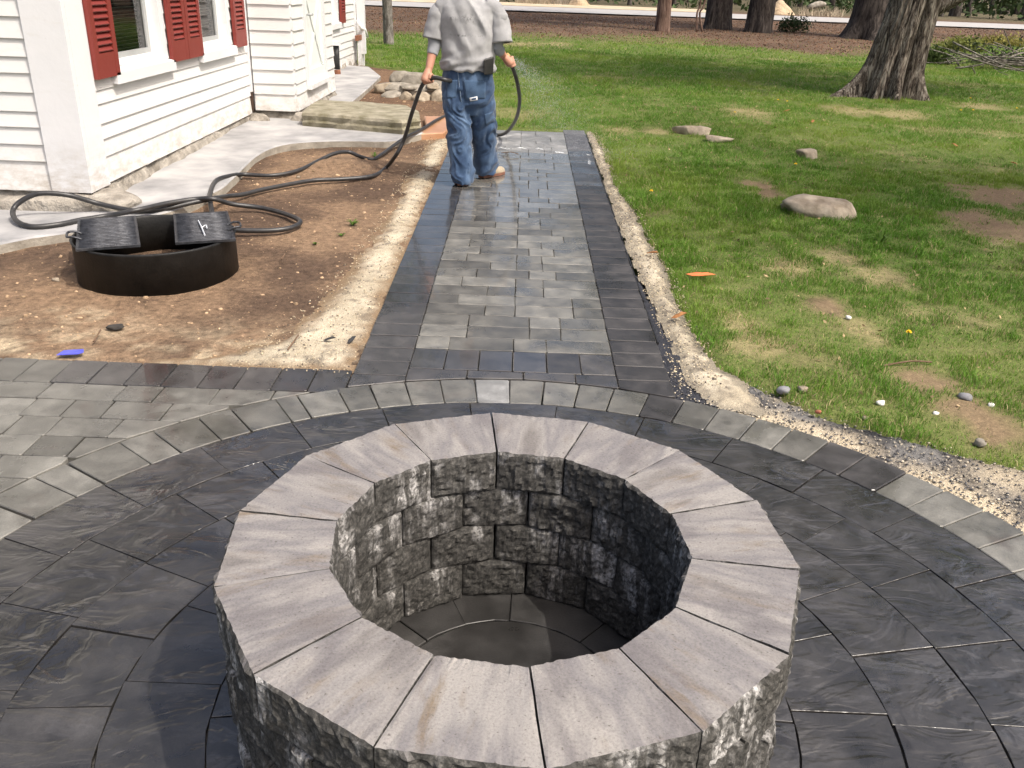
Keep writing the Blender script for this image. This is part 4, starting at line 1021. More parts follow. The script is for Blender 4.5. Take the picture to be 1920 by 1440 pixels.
def jfold(c, n):
    x, y, z = c.T; L = x < -.42
    kn = np.exp(-((z-.48)/.10)**2); hm = np.exp(-((z-.14)/.09)**2); sq = np.exp(-((z-.72)/.09)**2)
    wp_ = 2.2*fbm(np.stack([x*6, y*6, z*6], -1), 8, 2); w = vnoise(np.stack([x*7+9*L, y*7, z*19+x*9*np.where(L, 1, -1)+wp_], -1), 5)
    w2 = fbm(np.stack([x*10, y*10, z*13-x*16], -1), 9, 3)
    r1 = 1-2*np.abs(vnoise(np.stack([x*6+7*L, y*6, z*9+x*13*np.where(L, 1, -1)+1.6*wp_], -1), 6))
    return (.004+.009*kn+.014*hm+.008*sq)*(w+.8*r1)+.008*w2+.004*r1
jeans = [ztube([(-.44, 7.385, .60, .12, .10), (-.44, 7.385, .68, .175, .135), (-.44, 7.38, .80, .202, .158), (-.44, 7.38, .90, .198, .150), (-.44, 7.38, .985, .190, .138)]),
         ztube([(-.465, 7.25, .075, .082, .105), (-.467, 7.25, .11, .088, .108), (-.472, 7.255, .16, .086, .098), (-.485, 7.27, .30, .089, .094), (-.505, 7.305, .47, .098, .102), (-.520, 7.335, .62, .106, .115), (-.537, 7.37, .86, .108, .125)], 28),
         ztube([(-.290, 7.56, .095, .092, .110), (-.292, 7.56, .13, .098, .110), (-.296, 7.545, .18, .095, .102), (-.300, 7.505, .30, .097, .098), (-.316, 7.455, .47, .106, .106), (-.333, 7.415, .62, .108, .115), (-.345, 7.385, .86, .108, .125)], 28)]
jco, jF = remesh(jeans, .007, 6, jfold); jeans_o = mk('jeans', jco, jF, M_jean, person, True)
jb = BVHTree.FromPolygons([Vector(v) for v in jco], jF)
def decal(name, bvh, quad, m, parent, off=.003, n=10, ycam=6.0):
    """cloth patch laid on a garment: corners (x,z) tl,tr,br,bl seen from the back"""
    q = [np.array(p) for p in quad]; V = []; F = []; lay_ = []
    for j in range(n+1):
        for i in range(n+1):
            u, v = i/n, j/n; p = (q[0]*(1-u)+q[1]*u)*(1-v)+(q[3]*(1-u)+q[2]*u)*v
            h = bvh.ray_cast(Vector((p[0], ycam, p[1])), Vector((0, 1, 0)))[0]
            V.append((p[0], (h.y if h else 7.25)-off, p[1]))
    nn = len(V)
    V += [(x, y+off*1.5, z) for x, y, z in V]
    for j in range(n):
        for i in range(n): a = j*(n+1)+i; F += [(a, a+n+1, a+n+2, a+1)]
    rim = [i for i in range(n+1)]+[j*(n+1)+n for j in range(1, n+1)]+[n*(n+1)+i for i in range(n-1, -1, -1)]+[j*(n+1) for j in range(n-1, 0, -1)]
    for a, b_ in zip(rim, rim[1:]+rim[:1]): F.append((a, b_, b_+nn, a+nn))
    return mk(name, V, F, m, parent, True)
M_jean2 = cloth('pocket_denim', (.035, .065, .12), (.06, .105, .18), 14)
M_fray = simple('frayed_thread', (.60, .62, .64), (.75, .76, .78), 60, .9, coord='obj')
M_stitch = simple('denim_stitch', (.16, .22, .30), (.22, .28, .36), 60, .9, coord='obj')
w2 = lambda x, y: WY(x, y, 7.26)[[0, 2]]
decal('pocket', jb, [w2(869, 149), w2(911, 152), w2(910, 185), w2(873, 186)], M_jean2, jeans_o)
decal('pocket', jb, [w2(836, 151), w2(858, 149), w2(856, 182), w2(838, 184)], M_jean2, jeans_o)
decal('tool_pocket', jb, [w2(908, 216), w2(925, 211), w2(927, 232), w2(910, 237)], M_jean2, jeans_o, .004)
decal('torn_patch', jb, [w2(880, 183), w2(895, 180), w2(896, 187), w2(882, 189)], M_fray, jeans_o, .0045, 4)
decal('torn_patch', jb, [w2(884, 184), w2(893, 182), w2(893, 186), w2(885, 187)], M_jean, jeans_o, .006, 3)
decal('seam', jb, [w2(858, 132), w2(859, 132), w2(866, 190), w2(865, 190)], M_stitch, jeans_o, .003, 6)
def sfold(c, n):
    x, y, z = c.T; lo = np.exp(-((z-.98)/.07)**2); mid = sstep(1.02, 1.15, z)
    d1 = vnoise(np.stack([x*5+z*5, y*4, z*26-x*13], -1), 15); d2 = vnoise(np.stack([x*17+z*8.0, y*5, z*4], -1), 16)
    d3 = fbm(np.stack([x*9, y*9, z*9], -1), 17, 3)
    r1 = 1-2*np.abs(vnoise(np.stack([x*8+z*6, y*4, z*15-x*7], -1), 18)); r2 = 1-2*np.abs(vnoise(np.stack([x*9+z*5.0, y*3, z*3.0-x*3], -1), 19))
    return .002+lo*(.018*d1+.014*r1)+(.2+mid)*(.010*d2+.015*r2)+.008*d3
shirt = [ztube([(-.44, 7.375, .945, .206, .155), (-.44, 7.375, .99, .212, .160), (-.44, 7.375, 1.08, .207, .152), (-.442, 7.375, 1.20, .207, .143), (-.445, 7.38, 1.32, .222, .137), (-.445, 7.38, 1.395, .218, .118), (-.445, 7.385, 1.455, .135, .10), (-.445, 7.395, 1.495, .078, .075)], 36),
         tube([(-.57, 7.385, 1.405), (-.645, 7.385, 1.375), (-.68, 7.378, 1.30)], [.075, .068, .060], 20), tube([(-.32, 7.385, 1.405), (-.245, 7.385, 1.375), (-.21, 7.378, 1.30)], [.075, .068, .060], 20)]
sco, sF = remesh(shirt, .007, 5, sfold); sF = list(sF); sco = [tuple(v) for v in sco]
for pth, rr_ in (([(-.615, 7.385, 1.395), (-.668, 7.382, 1.345), (-.695, 7.375, 1.26), (-.712, 7.365, 1.160)], [.064, .074, .074, .080]), ([(-.275, 7.385, 1.395), (-.222, 7.382, 1.345), (-.195, 7.375, 1.26), (-.180, 7.360, 1.150)], [.064, .076, .078, .090])):
    P_ = spline(pth, 8); n_ = 32; V_, F_ = tube(P_, list(np.interp(np.linspace(0, 3, len(P_)), range(4), rr_)), n_, False); V_ = np.array(V_)
    N_v = V_-np.repeat(P_, n_, 0); N_v /= np.linalg.norm(N_v, axis=1)[:, None]; x_, y_, z_ = V_.T
    V_ = V_+N_v*(.007*(1-2*np.abs(vnoise(np.stack([x_*16+z_*14, y_*12, z_*9-x_*12], -1), 41)))+.006*fbm(V_*14, 42, 2))[:, None]
    inner = V_[-n_:]-N_v[-n_:]*.010+[0, 0, .004]; k0 = len(sco); V_ = np.vstack([V_, inner]); m0 = len(P_)*n_
    F_ = list(F_)+[(m0-n_+k, m0-n_+(k+1) % n_, m0+(k+1) % n_, m0+k) for k in range(n_)]
    sco += [tuple(v) for v in V_]; sF += [tuple(i+k0 for i in f) for f in F_]
mk('t_shirt', sco, sF, M_shirt, person, True)
def slfold(c, n): return .006*vnoise(np.stack([c[:, 0]*8, c[:, 1]*8, c[:, 2]*30+c[:, 0]*12], -1), 33)+.004*fbm(c*20, 34, 2)
eL = np.array(elL); eR = np.array(elR)
for p_ in ([(-.700, 7.37, 1.25), eL, eL+(wristL-eL)*.50], [(-.200, 7.37, 1.25), eR, eR+(wristR-eR)*.50]):
    co, FF = remesh([tube(spline(p_, 4), list(np.linspace(.058, .046, 9)), 18)], .008, 3, slfold); mk('sleeve', co, FF, M_sleeve, person, True)
def shoe(heel, d, zf):
    d = np.array(d, float); d /= np.linalg.norm(d); s = np.array([-d[1], d[0]]); h = np.array(heel); P = []; Q = []
    for t, w, hh in ((-.005, .026, .05), (.01, .036, .075), (.05, .040, .085), (.10, .040, .085), (.16, .046, .065), (.22, .048, .050), (.26, .040, .042), (.285, .022, .03)):
        c_ = h+d*t; rg = []
        for a in np.linspace(0, 2*math.pi, 17)[:-1]: rg.append((*(c_+s*w*math.cos(a)), zf+.022+max(0, math.sin(a))*hh-.006*(math.sin(a) < 0)))
        P.append(rg)
        Q.append([(*(c_+s*(w+.004)*k), z) for k, z in ((-1, zf+.001), (1, zf+.001), (1, zf+.024), (-1, zf+.024))])
    V = [v for r_ in P for v in r_]; n = 16; F = [(i*n+k, i*n+(k+1) % n, (i+1)*n+(k+1) % n, (i+1)*n+k) for i in range(len(P)-1) for k in range(n)]+[tuple(range(n-1, -1, -1)), tuple((len(P)-1)*n+k for k in range(n))]
    so = mk('shoe', V, F, M_shoe, person, True)
    V = [v for r_ in Q for v in r_]; F = [(i*4+k, i*4+(k+1) % 4, (i+1)*4+(k+1) % 4, (i+1)*4+k) for i in range(len(Q)-1) for k in range(4)]+[(3, 2, 1, 0), tuple((len(Q)-1)*4+k for k in range(4))]
    mk('sole', V, F, M_sole, so)
shoe((-.463, 7.185), (-.15, 1), .062); shoe((-.325, 7.515), (.62, .78), .065)
hc = WY(917, 122, 7.27); b = MB(); 
hx = .0
b.hexa([(hc[0]-.035, 7.20, hc[2]-.07), (hc[0]+.035, 7.255, hc[2]-.065), (hc[0]+.03, 7.30, hc[2]-.065), (hc[0]-.04, 7.245, hc[2]-.07), (hc[0]-.038, 7.20, hc[2]+.045), (hc[0]+.038, 7.255, hc[2]+.065), (hc[0]+.033, 7.30, hc[2]+.065), (hc[0]-.043, 7.245, hc[2]+.045)])
M_leather = simple('black_leather', (.012, .012, .012), (.025, .024, .023), 30, .4, coord='obj')
o = b.build('belt_holster', M_leather, person); bv = o.modifiers.new('b', 'BEVEL'); bv.width = .008; bv.segments = 2
V, F = [], []
for i, t in enumerate(np.linspace(0, 2*math.pi, 49)[:-1]):
    for r_, z in ((.196, .945), (.196, .978), (.188, .978), (.188, .945)): V.append((-.44+(r_+.006)*math.cos(t), 7.38+(r_-.045)*math.sin(t), z))
for i in range(48):
    for j in range(4): F.append((i*4+j, ((i+1) % 48)*4+j, ((i+1) % 48)*4+(j+1) % 4, i*4+(j+1) % 4))
mk('belt', V, F, M_leather, person)
# water: spray drops and the foamy front running over the pavers
M_drop, nt, bs = mat('water_drop'); setc(nt, bs, (.9, .95, 1.0), .05, .5); bs.inputs['Transmission Weight'].default_value = .6; bs.inputs['IOR'].default_value = 1.33
wr = np.random.RandomState(8); oct_ = np.array([(1, 0, 0), (-1, 0, 0), (0, 1, 0), (0, -1, 0), (0, 0, 1), (0, 0, -1)], float)
of = np.array([(0, 2, 4), (2, 1, 4), (1, 3, 4), (3, 0, 4), (2, 0, 5), (1, 2, 5), (3, 1, 5), (0, 3, 5)])
N_ = 6000; t = wr.rand(N_)**.8; tgt = np.array([.55, 8.75, .09]); src = hpt[-1]
P = src+(tgt-src)*t[:, None]; P[:, 2] += .10*np.sin(t*math.pi)
P += wr.normal(0, 1, (N_, 3))*(.015+.22*t)[:, None]*np.array([1, 1.2, .6]); 
N2_ = 2600; P2 = np.array([.35, 8.55, .10])+wr.normal(0, 1, (N2_, 3))*np.array([.45, .25, .07]); P2[:, 2] = np.abs(P2[:, 2]-.09)+.09; P = np.vstack([P, P2]); P = P[P[:, 2] > gz(P[:, 1])+.004]
sz = wr.uniform(.0008, .0021, len(P)); V = (P[:, None]+oct_*sz[:, None, None]).reshape(-1, 3); F = (of[None]+6*np.arange(len(P))[:, None, None]).reshape(-1, 3)
tag(fastmesh('water_spray', V, F, M_drop), 'fine mist of water drops falling from the hose onto the walkway', 'water', kind='stuff')
M_foam = simple('water_foam', (.75, .78, .80), (.85, .87, .88), 30, .4)
P = []
for a_, b_, nn in (((935, 278), (1018, 281), 260), ((1040, 285), (1106, 293), 260), ((1104, 300), (1112, 345), 110), ((880, 275), (935, 278), 60)):
    p0 = GP(*a_); p1 = GP(*b_); tt = wr.rand(nn); q = p0+(p1-p0)*tt[:, None]; q[:, 1] += .09*vnoise(np.stack([q[:, 0]*7, tt*2, tt*0], -1), 3)+wr.normal(0, .016, nn); q = q[vnoise(np.stack([q[:, 0]*13, q[:, 1]*5, q[:, 0]*0], -1), 8) > -.15]; nn = len(q); q[:, 0] += wr.normal(0, .006, nn); P.append(q)
P = np.vstack(P); P[:, 2] = gz(P[:, 1])+.002; sz = wr.uniform(.0015, .007, len(P))
V = (P[:, None]+oct_*sz[:, None, None]*np.array([1.6, 1, .25])).reshape(-1, 3); F = (of[None]+6*np.arange(len(P))[:, None, None]).reshape(-1, 3)
tag(fastmesh('water_foam', V, F, M_foam), 'thin white foam line where the rinse water spreads over the pavers', 'foam', kind='stuff')
# ================================================================== stones
M_rock = simple('buff_fieldstone', (.17, .135, .095), (.40, .345, .27), 9, .9, .7, .012, .2, 7, bscale=30, coord='obj')
M_rockg = simple('grey_fieldstone', (.14, .125, .10), (.35, .32, .275), 8, .9, .7, .012, .2, 7, bscale=30, coord='obj')
def rock(name, dims, loc, seed, rot, m, label, group=None, sub=3, rough=.22, cat='rock'):
    me = rock_mesh(name, dims, seed, sub, rough); me.materials.append(m); me.polygons.foreach_set('use_smooth', [True]*len(me.polygons))
    return tag(place(name, me, loc, rot), label, cat, group)
def onlawn(x, y, dz=-.02): p = GP(x, y); return (p[0], p[1], float(gtop(p[0], p[1]))+dz)
rock('fieldstone', (.60, .36, .21), onlawn(1536, 400, -.035), 16, (.12, .05, -.38), M_rock, 'long buff fieldstone lying on the lawn, largest of the loose stones')
rock('fieldstone', (.50, .26, .15), onlawn(1301, 250, -.02), 12, (.06, 0, -.10), M_rock, 'blocky buff stone on the lawn with a thin flat stone against it')
rock('fieldstone', (.36, .18, .085), onlawn(1346, 264, .0), 13, (0, 0, -.05), M_rock, 'thin flat pale stone leaning at the blocky stone on the lawn')
rock('fieldstone', (.22, .18, .14), onlawn(1513, 295, -.02), 14, (0, 0, .3), M_rock, 'small rounded stone alone in the lawn grass')
pile = [((735, 765, 127, 153), .30, 13.0, .26, M_rockg, 'round grey boulder on top of the rock pile'), ((754, 832, 128, 158), .70, 12.95, .22, M_rockg, 'wide flat grey boulder on top of the rock pile'),
        ((704, 746, 150, 172), .42, 12.7, .16, M_rock, 'long buff stone jutting from the rock pile towards the house'), ((744, 800, 156, 167), .45, 12.65, .07, M_rockg, 'thin dark slab wedged below the boulders of the rock pile'),
        ((751, 775, 165, 195), .23, 12.15, .26, M_rock, 'upright buff stone at the front of the rock pile'), ((775, 808, 165, 195), .30, 12.1, .24, M_rock, 'angular buff stone at the front foot of the rock pile'),
        ((712, 752, 166, 188), .36, 12.4, .18, M_rockg, 'low mossy stone at the house end of the rock pile'), ((806, 838, 158, 192), .30, 12.2, .27, M_rock, 'tilted buff slab at the walkway end of the rock pile'),
        ((796, 830, 152, 164), .26, 12.6, .10, M_rock, 'small buff stone between the slabs of the rock pile')]
for i, ((x0, x1, y0, y1), w_, Y, h_, m_, lb) in enumerate(pile):
    p = WY((x0+x1)/2, y1, Y); p2 = WY((x0+x1)/2, y0, Y); rock('fieldstone', (w_, w_*.75, max(.06, (p2[2]-p[2])*1.05)), (p[0], p[1], p[2]-.005), 30+i, (0, .05 if i % 2 else -.06, .2*i), m_, lb, rough=.15)
core = MB(); me = rock_mesh('rock_rubble', (1.2, .6, .22), 77, 3, .3); me.materials.append(M_rockg); tag(place('rubble', me, (-1.5, 12.75, .10)), 'low heap of grey rubble under the rock pile boulders', 'rubble')
# pebbles
srng = np.random.RandomState(21)
bm = bmesh.new(); bmesh.ops.create_icosphere(bm, subdivisions=1, radius=1); icv = np.array([v.co[:] for v in bm.verts]); icf = np.array([[v.index for v in f.verts] for f in bm.faces]); bm.free()
def pebbles(name, P, sizes, cols, m, label):
    k = len(P); sc = sizes[:, None]*srng.uniform(.6, 1.3, (k, 3)); sc[:, 2] *= .65
    V = icv[None]*sc[:, None, :]*(1+.18*srng.normal(size=(k, len(icv), 1))); V = V+P[:, None, :]
    F = (icf[None]+len(icv)*np.arange(k)[:, None, None]).reshape(-1, 3); c_ = np.repeat(cols, len(icv), 0)
    return tag(fastmesh(name, V.reshape(-1, 3), F, m, cols=c_), label, 'pebbles', kind='stuff')
M_peb = tint_mat('pebble', nscale=90, bs=.3, bd=.003, contrast=(.75, 1.2), rough=.85)
k = 2600; X = srng.uniform(-3.2, -.85, k*2); Y = srng.uniform(3.6, 12.5, k*2); s_ = sdf(X, Y, SOIL) > .05
X, Y = X[s_][:k], Y[s_][:k]; Z = soil_h(X, Y, np.full_like(X, .5))
cl = np.array([.30, .21, .13])*srng.uniform(.6, 1.7, (len(X), 1))
pebbles('soil_pebbles', np.stack([X, Y, Z], -1), np.clip(srng.lognormal(-5.35, .55, len(X)), .002, .024), cl, M_peb, 'small buff pebbles and crumbs strewn over the bare soil')
k = 5000; a_ = srng.uniform(rad(-12), rad(80), k); r_ = 1.90+np.abs(srng.normal(0, .28, k)); X = RC[0]+r_*np.cos(a_); Y = RC[1]+r_*np.sin(a_); s_ = lawn_sd(X, Y) < .06; X, Y = X[s_], Y[s_]
cl = np.where(srng.rand(len(X), 1) < .45, np.array([.42, .37, .29]), np.array([.09, .09, .095]))*srng.uniform(.6, 1.3, (len(X), 1))
pebbles('gravel', np.stack([X, Y, -.016+.012*n2(X, Y, 4, 86)+.002], -1), srng.uniform(.002, .006, len(X)), cl, M_peb, 'fine grey and buff grit scattered on the stone dust strip')
k = 3500; X = np.concatenate([srng.uniform(-1.25, -.71, k), srng.uniform(.72, .95, k)]); Y = srng.uniform(3.5, 10, 2*k); kp = ((X < 0) & (sdf(X, Y, SANDL) > -.06)) | ((X > 0) & (lawn_sd(X, Y) < .05)); X, Y = X[kp], Y[kp]
cl = np.where(srng.rand(len(X), 1) < .7, np.array([.50, .42, .29]), np.array([.14, .12, .10]))*srng.uniform(.6, 1.25, (len(X), 1))
pebbles('sand_grains', np.stack([X, Y, gz(Y)+.010+.008*n2(X, Y, 8, 61)], -1), srng.uniform(.002, .0055, len(X)), cl, M_peb, 'coarse sand grains and crumbs beside the walkway')
M_pale = simple('pale_stone', (.55, .53, .50), (.70, .68, .65), 20, .8, coord='obj'); M_brk = simple('red_brick_bit', (.26, .09, .05), (.34, .13, .08), 20, .9, coord='obj'); M_slatechip = simple('slate_chip', (.15, .15, .16), (.25, .25, .26), 20, .7, coord='obj')
for i, (x, y, d, m_, lb) in enumerate([(105, 523, .05, M_rock, 'smooth buff pebble on the soil beside the steel fire ring'), (1858, 762, .035, M_pale, 'white pebble at the ragged edge of the lawn'), (1533, 775, .030, M_brk, 'red brick chip on the stone dust strip'), (1622, 787, .028, M_rock, 'small buff pebble on the stone dust strip'),
                                (1467, 737, .07, M_slatechip, 'flat grey slate chip at the edge of the lawn'), (1504, 734, .05, M_rock, 'upright buff chip beside the slate chip at the lawn edge'), (1650, 759, .04, M_pale, 'pale pebble in the thin turf'), (1754, 778, .03, M_pale, 'tiny white pebble beside bare turf'), (1835, 835, .05, M_rockg, 'grey pebble on bare earth at the lawn corner'), (1808, 748, .06, M_slatechip, 'dark slate chip in thin turf at the lawn corner'),
                                (556, 324, .05, M_rock, 'round buff stone under the arched hose on the soil'), (560, 333, .035, M_rock, 'small buff stone against the round one by the hose'), (1590, 598, .035, M_pale, 'pale pebble in the worn grass')]):
    p = GP(x, y); rock('pebble', (d, d*.8, d*.6), (p[0], p[1], p[2]+.002 if x > 1200 else float(soil_h(np.array([p[0]]), np.array([p[1]]), np.array([.5]))[0])-.003), 60+i, (0, 0, i), m_, lb, None, 2, .2, 'pebble')
# scraps
def scrap(name, px, py, poly, h, m, label, cat, bend=.01, rz=0.0, dz=.01):
    p = GP(px, py); P = np.array(poly)*h; V = []; n = len(P)
    for s in (0, .0025):
        for q in P: V.append((p[0]+q[0]*math.cos(rz)-q[1]*math.sin(rz), p[1]+q[0]*math.sin(rz)+q[1]*math.cos(rz), p[2]+dz+s+bend*math.sin(q[0]/h*2)+bend*abs(q[1])/h))
    c_ = np.array(V[n:]).mean(0)+[0, 0, bend*.6]; V.append(tuple(c_))
    F = [tuple(range(n-1, -1, -1))]+[(i, (i+1) % n, n+(i+1) % n, n+i) for i in range(n)]+[(n+i, n+(i+1) % n, 2*n) for i in range(n)]
    return tag(mk(name, V, F, m), label, cat)
leafp = [(-1, 0), (-.6, -.35), (-.1, -.42), (.4, -.3), (1, .02), (.45, .34), (.1, .30), (-.2, .44), (-.6, .3)]
M_or = simple('orange_plastic', (.70, .16, .05), (.78, .22, .08), 12, .5); M_blue = simple('blue_wrapper', (.05, .06, .42), (.08, .09, .55), 20, .35); M_dleaf = simple('dead_leaf', (.22, .09, .03), (.36, .17, .06), 40, .8)
scrap('plastic_scrap', 1312, 527, leafp, .085, M_or, 'bright orange scrap lying on the lawn near the sand strip', 'scrap', .006, -.15, .04)
scrap('blue_wrapper', 135, 666, [(-1, -.5), (.7, -.55), (1, -.1), (.8, .5), (-.8, .5)], .055, M_blue, 'small crumpled blue wrapper at the edge of the patio border', 'wrapper', .003, .1, .012)
b0 = GP(216, 614); rock('soil_clod', (.085, .06, .03), (b0[0], b0[1], b0[2]-.005), 91, (0, 0, .2), simple('dark_clod', (.025, .023, .022), (.05, .045, .04), 30, .9), 'black clod of tar lying on the bare soil', None, 3, .5, 'clod')
for i, (x, y, lb) in enumerate([(1475, 212, 'orange-brown dead leaf in grass near the big tree'), (1523, 232, 'dark red dead leaf in the open lawn'), (1789, 277, 'curled orange leaf on the far lawn'), (1900, 312, 'orange leaf beside the bare earth patch'), (635, 262, 'dead leaf on soil beside the curved walk'), (1222, 483, 'yellow dead leaf at the sand strip edge'), (1272, 602, 'dead leaf in worn grass beside the sand')]):
    scrap('dead_leaf', x, y, leafp, .045, M_dleaf, lb, 'leaf', .012, i*1.1, .03 if x > 1000 else .012)
for i, (x, y, lb) in enumerate([(618, 641, 'black twig chip near the patio border'), (660, 642, 'black chip in the sand beside the walkway')]):
    scrap('bark_chip', x, y, leafp, .03, M_slatechip if 0 else simple('black_chip%d' % i, (.02, .02, .022), (.04, .04, .04), 30, .8), lb, 'chip', .008, i, .014)
# dandelions and weeds
M_yel = simple('dandelion_yellow', (.75, .50, .02), (.85, .60, .04), 30, .8, coord='obj'); M_weed = tint_mat('weed_leaf', nscale=0, trans=.3)
for i, (x, y) in enumerate([(1458, 193), (1377, 217), (1490, 319), (1818, 191), (1823, 213), (1905, 209), (1220, 370), (1475, 195), (1700, 640), (1559, 95), (1800, 214)]):
    p = onlawn(x, y, 0); r_ = .016; b = MB()
    for s in range(3):
        nn = 10; b.add([(p[0]+(r_-s*.004)*math.cos(2*math.pi*k/nn+s), p[1]+(r_-s*.004)*math.sin(2*math.pi*k/nn+s), p[2]+.05+.004*s+(.004 if k % 2 else 0)) for k in range(nn)]+[(p[0], p[1], p[2]+.048+.004*s)], [(k, (k+1) % nn, nn) for k in range(nn)])
    st = MB(); st.tube([(p[0], p[1], p[2]-.01), (p[0]+.004, p[1], p[2]+.03), (p[0], p[1], p[2]+.05)], .002, 5)
    e = empty('dandelion', p); tag(e, 'yellow dandelion flower in the lawn grass', 'flower', 'dandelions in the lawn'); mk('flower_head', b.V, b.F, M_yel, e); mk('stem', st.V, st.F, simple('stem%d' % i, (.08, .14, .03), (.1, .16, .04), 9), e)
def weed(x, y, nl, ln, label, seed):
    rg = np.random.RandomState(seed); p = GP(x, y); V = []; F = []; C = []
    for k in range(nl):
        a = rg.uniform(0, 2*math.pi); L = ln*rg.uniform(.6, 1.1); w = .007*rg.uniform(.7, 1.3); d = np.array([math.cos(a), math.sin(a), 0]); s = np.array([-d[1], d[0], 0]); up = rg.uniform(.5, 1.3)
        b0 = np.array([p[0], p[1], p[2]-.01]); m_ = b0+d*L*.5+[0, 0, L*up*.6]; t_ = b0+d*L+[0, 0, L*up*.55]; q = len(V); V += [b0-s*w*.4, b0+s*w*.4, m_+s*w, m_-s*w, t_]; F += [(q, q+1, q+2), (q, q+2, q+3), (q+3, q+2, q+4)]; C += [np.array([.09, .16, .03])*rg.uniform(.7, 1.3)]*5
    tag(fastmesh('weed', V, F, M_weed, cols=np.array(C)), label, 'weed')
weed(662, 420, 18, .055, 'small green weed sprouting near the sand strip', 1); weed(592, 456, 9, .03, 'tiny weed tuft in the middle of the bare soil', 2); weed(640, 440, 9, .035, 'low weed sprout beside the green weed on the soil', 3); weed(1650, 455, 18, .13, 'tall grassy weed in front of the largest lawn stone', 4); weed(702, 239+53, 10, .05, 'yellowish weed at the hose on the soil mound', 5)
# soil twigs
M_twig = simple('twig', (.10, .06, .035), (.17, .11, .07), 30, .9)
for i, ((x0, y0), (x1, y1), lb) in enumerate([((534, 480), (528, 492), 'short dark twig standing in the soil'), ((176, 645), (190, 626), 'thin dark twig at the front of the soil bed'), ((540, 660), (560, 636), 'thin rootlet at the sand corner'), ((940, 289), (972, 293), 'thin dark bent strand on the wet pavers beside the worker'), ((1655, 690), (1745, 686), 'bent dry twig on the worn lawn'), ((1400, 110), (1420, 92), 'pale thin twig on the far lawn')]):  # the piece beside the worker is just a thin dark curved tube
    a = GP(x0, y0); c_ = GP(x1, y1); b = MB(); b.tube(spline([a+[0, 0, .012], (a+c_)/2+[.01, 0, .03], c_+[0, 0, .02]], 5), [.004]*11, 6); tag(b.build('twig', M_twig), lb, 'twig')
# ================================================================== trees
def bark_mat(name, c1, c2, c3, sx=14, sz=2.2, bd=.03, moss=None):
    m, nt, b = mat(name); o = objc(nt); v = scalev(nt, o, (sx, sx, sz))
    n1 = noise(nt, v, 1.0, 9, .72, .9); n3 = noise(nt, o, 3.0, 4)
    col = ramp(nt, n1, [(.40, c1), (.50, c2), (.62, c3)])
    col = mixc(nt, 1.0, col, ramp(nt, n3, [(.3, .75), (.7, 1.2)]), 'MULTIPLY')
    if moss: col = mixc(nt, ramp(nt, noise(nt, o, 2.2, 5), [(.55, 0.0), (.7, .5)]), col, moss)
    setc(nt, b, col, .95, .15); q = bump(nt, n1, .9, bd, b); bump(nt, noise(nt, scalev(nt, o, (sx*3, sx*3, sz*4)), 1.0, 4), .6, bd*.3, b, q); return m
M_bark = bark_mat('grey_oak_bark', (.022, .018, .015), (.115, .093, .076), (.33, .295, .25), 26, 4.0, .05)
M_pine = bark_mat('dark_pine_bark', (.022, .018, .016), (.050, .042, .038), (.095, .08, .07), 11, 2.2, .03)
M_cedar = bark_mat('red_cedar_bark', (.06, .035, .028), (.13, .085, .065), (.21, .15, .12), 22, 1.2, .02)
M_thinb = bark_mat('grey_spruce_bark', (.09, .08, .07), (.17, .155, .14), (.26, .245, .225), 16, 6, .012)
M_far = bark_mat('woodland_bark', (.03, .025, .022), (.07, .06, .052), (.14, .125, .11), 8, 2, .02)
def trunk_geo(base, path, rad_f, n, lobes=None, ridge=.05, seed=0, m=40):
    """rings along a spline; rad_f(t, theta) gives radius"""
    P = spline(path, max(2, m//(len(path)-1))); V = []; F = []; k = len(P); th = np.arange(n)*2*math.pi/n
    for i in range(k):
        t = i/(k-1); h = P[i][2]-P[0][2]
        r = rad_f(h, th); ct, sn = np.cos(th), np.sin(th)
        nz = .7*vnoise(np.stack([ct*5.5+seed, sn*5.5, np.full(n, h*.9)], -1), seed)+.9*(1-2*np.abs(vnoise(np.stack([ct*9, sn*9+seed, np.full(n, h*1.5)], -1), seed+1)))+.5*vnoise(np.stack([ct*22, sn*22+seed, np.full(n, h*3.5)], -1), seed+2)
        r = r*(1+ridge*nz)
        V += list(zip(P[i][0]+r*ct, P[i][1]+r*sn, np.full(n, P[i][2])))
    for i in range(k-1):
        for j in range(n): F.append((i*n+j, i*n+(j+1) % n, (i+1)*n+(j+1) % n, (i+1)*n+j))
    F.append(tuple((k-1)*n+j for j in range(n)))
    return V, F
trng = np.random.RandomState(77)
def leafcloud(centers, per, spread, size, col, rg):
    C = np.repeat(np.asarray(centers), per, 0); k = len(C); P = C+rg.normal(0, 1, (k, 3))*spread
    a = rg.normal(size=(k, 3)); a /= np.linalg.norm(a, axis=1)[:, None]; b_ = np.cross(a, rg.normal(size=(k, 3))); b_ /= np.linalg.norm(b_, axis=1)[:, None]
    s = size*rg.uniform(.6, 1.4, (k, 1)); V = np.stack([P-a*s, P+b_*s*.5, P+a*s, P-b_*s*.5], 1).reshape(-1, 3); F = np.arange(4*k).reshape(-1, 4)
    cl = np.repeat(np.asarray(col)*rg.uniform(.6, 1.4, (k, 1)), 4, 0); return V, F, cl
M_leaf = tint_mat('spring_leaf', nscale=0, trans=.4, rough=.6)
M_needle = tint_mat('pine_needle', nscale=0, trans=.15, rough=.7)
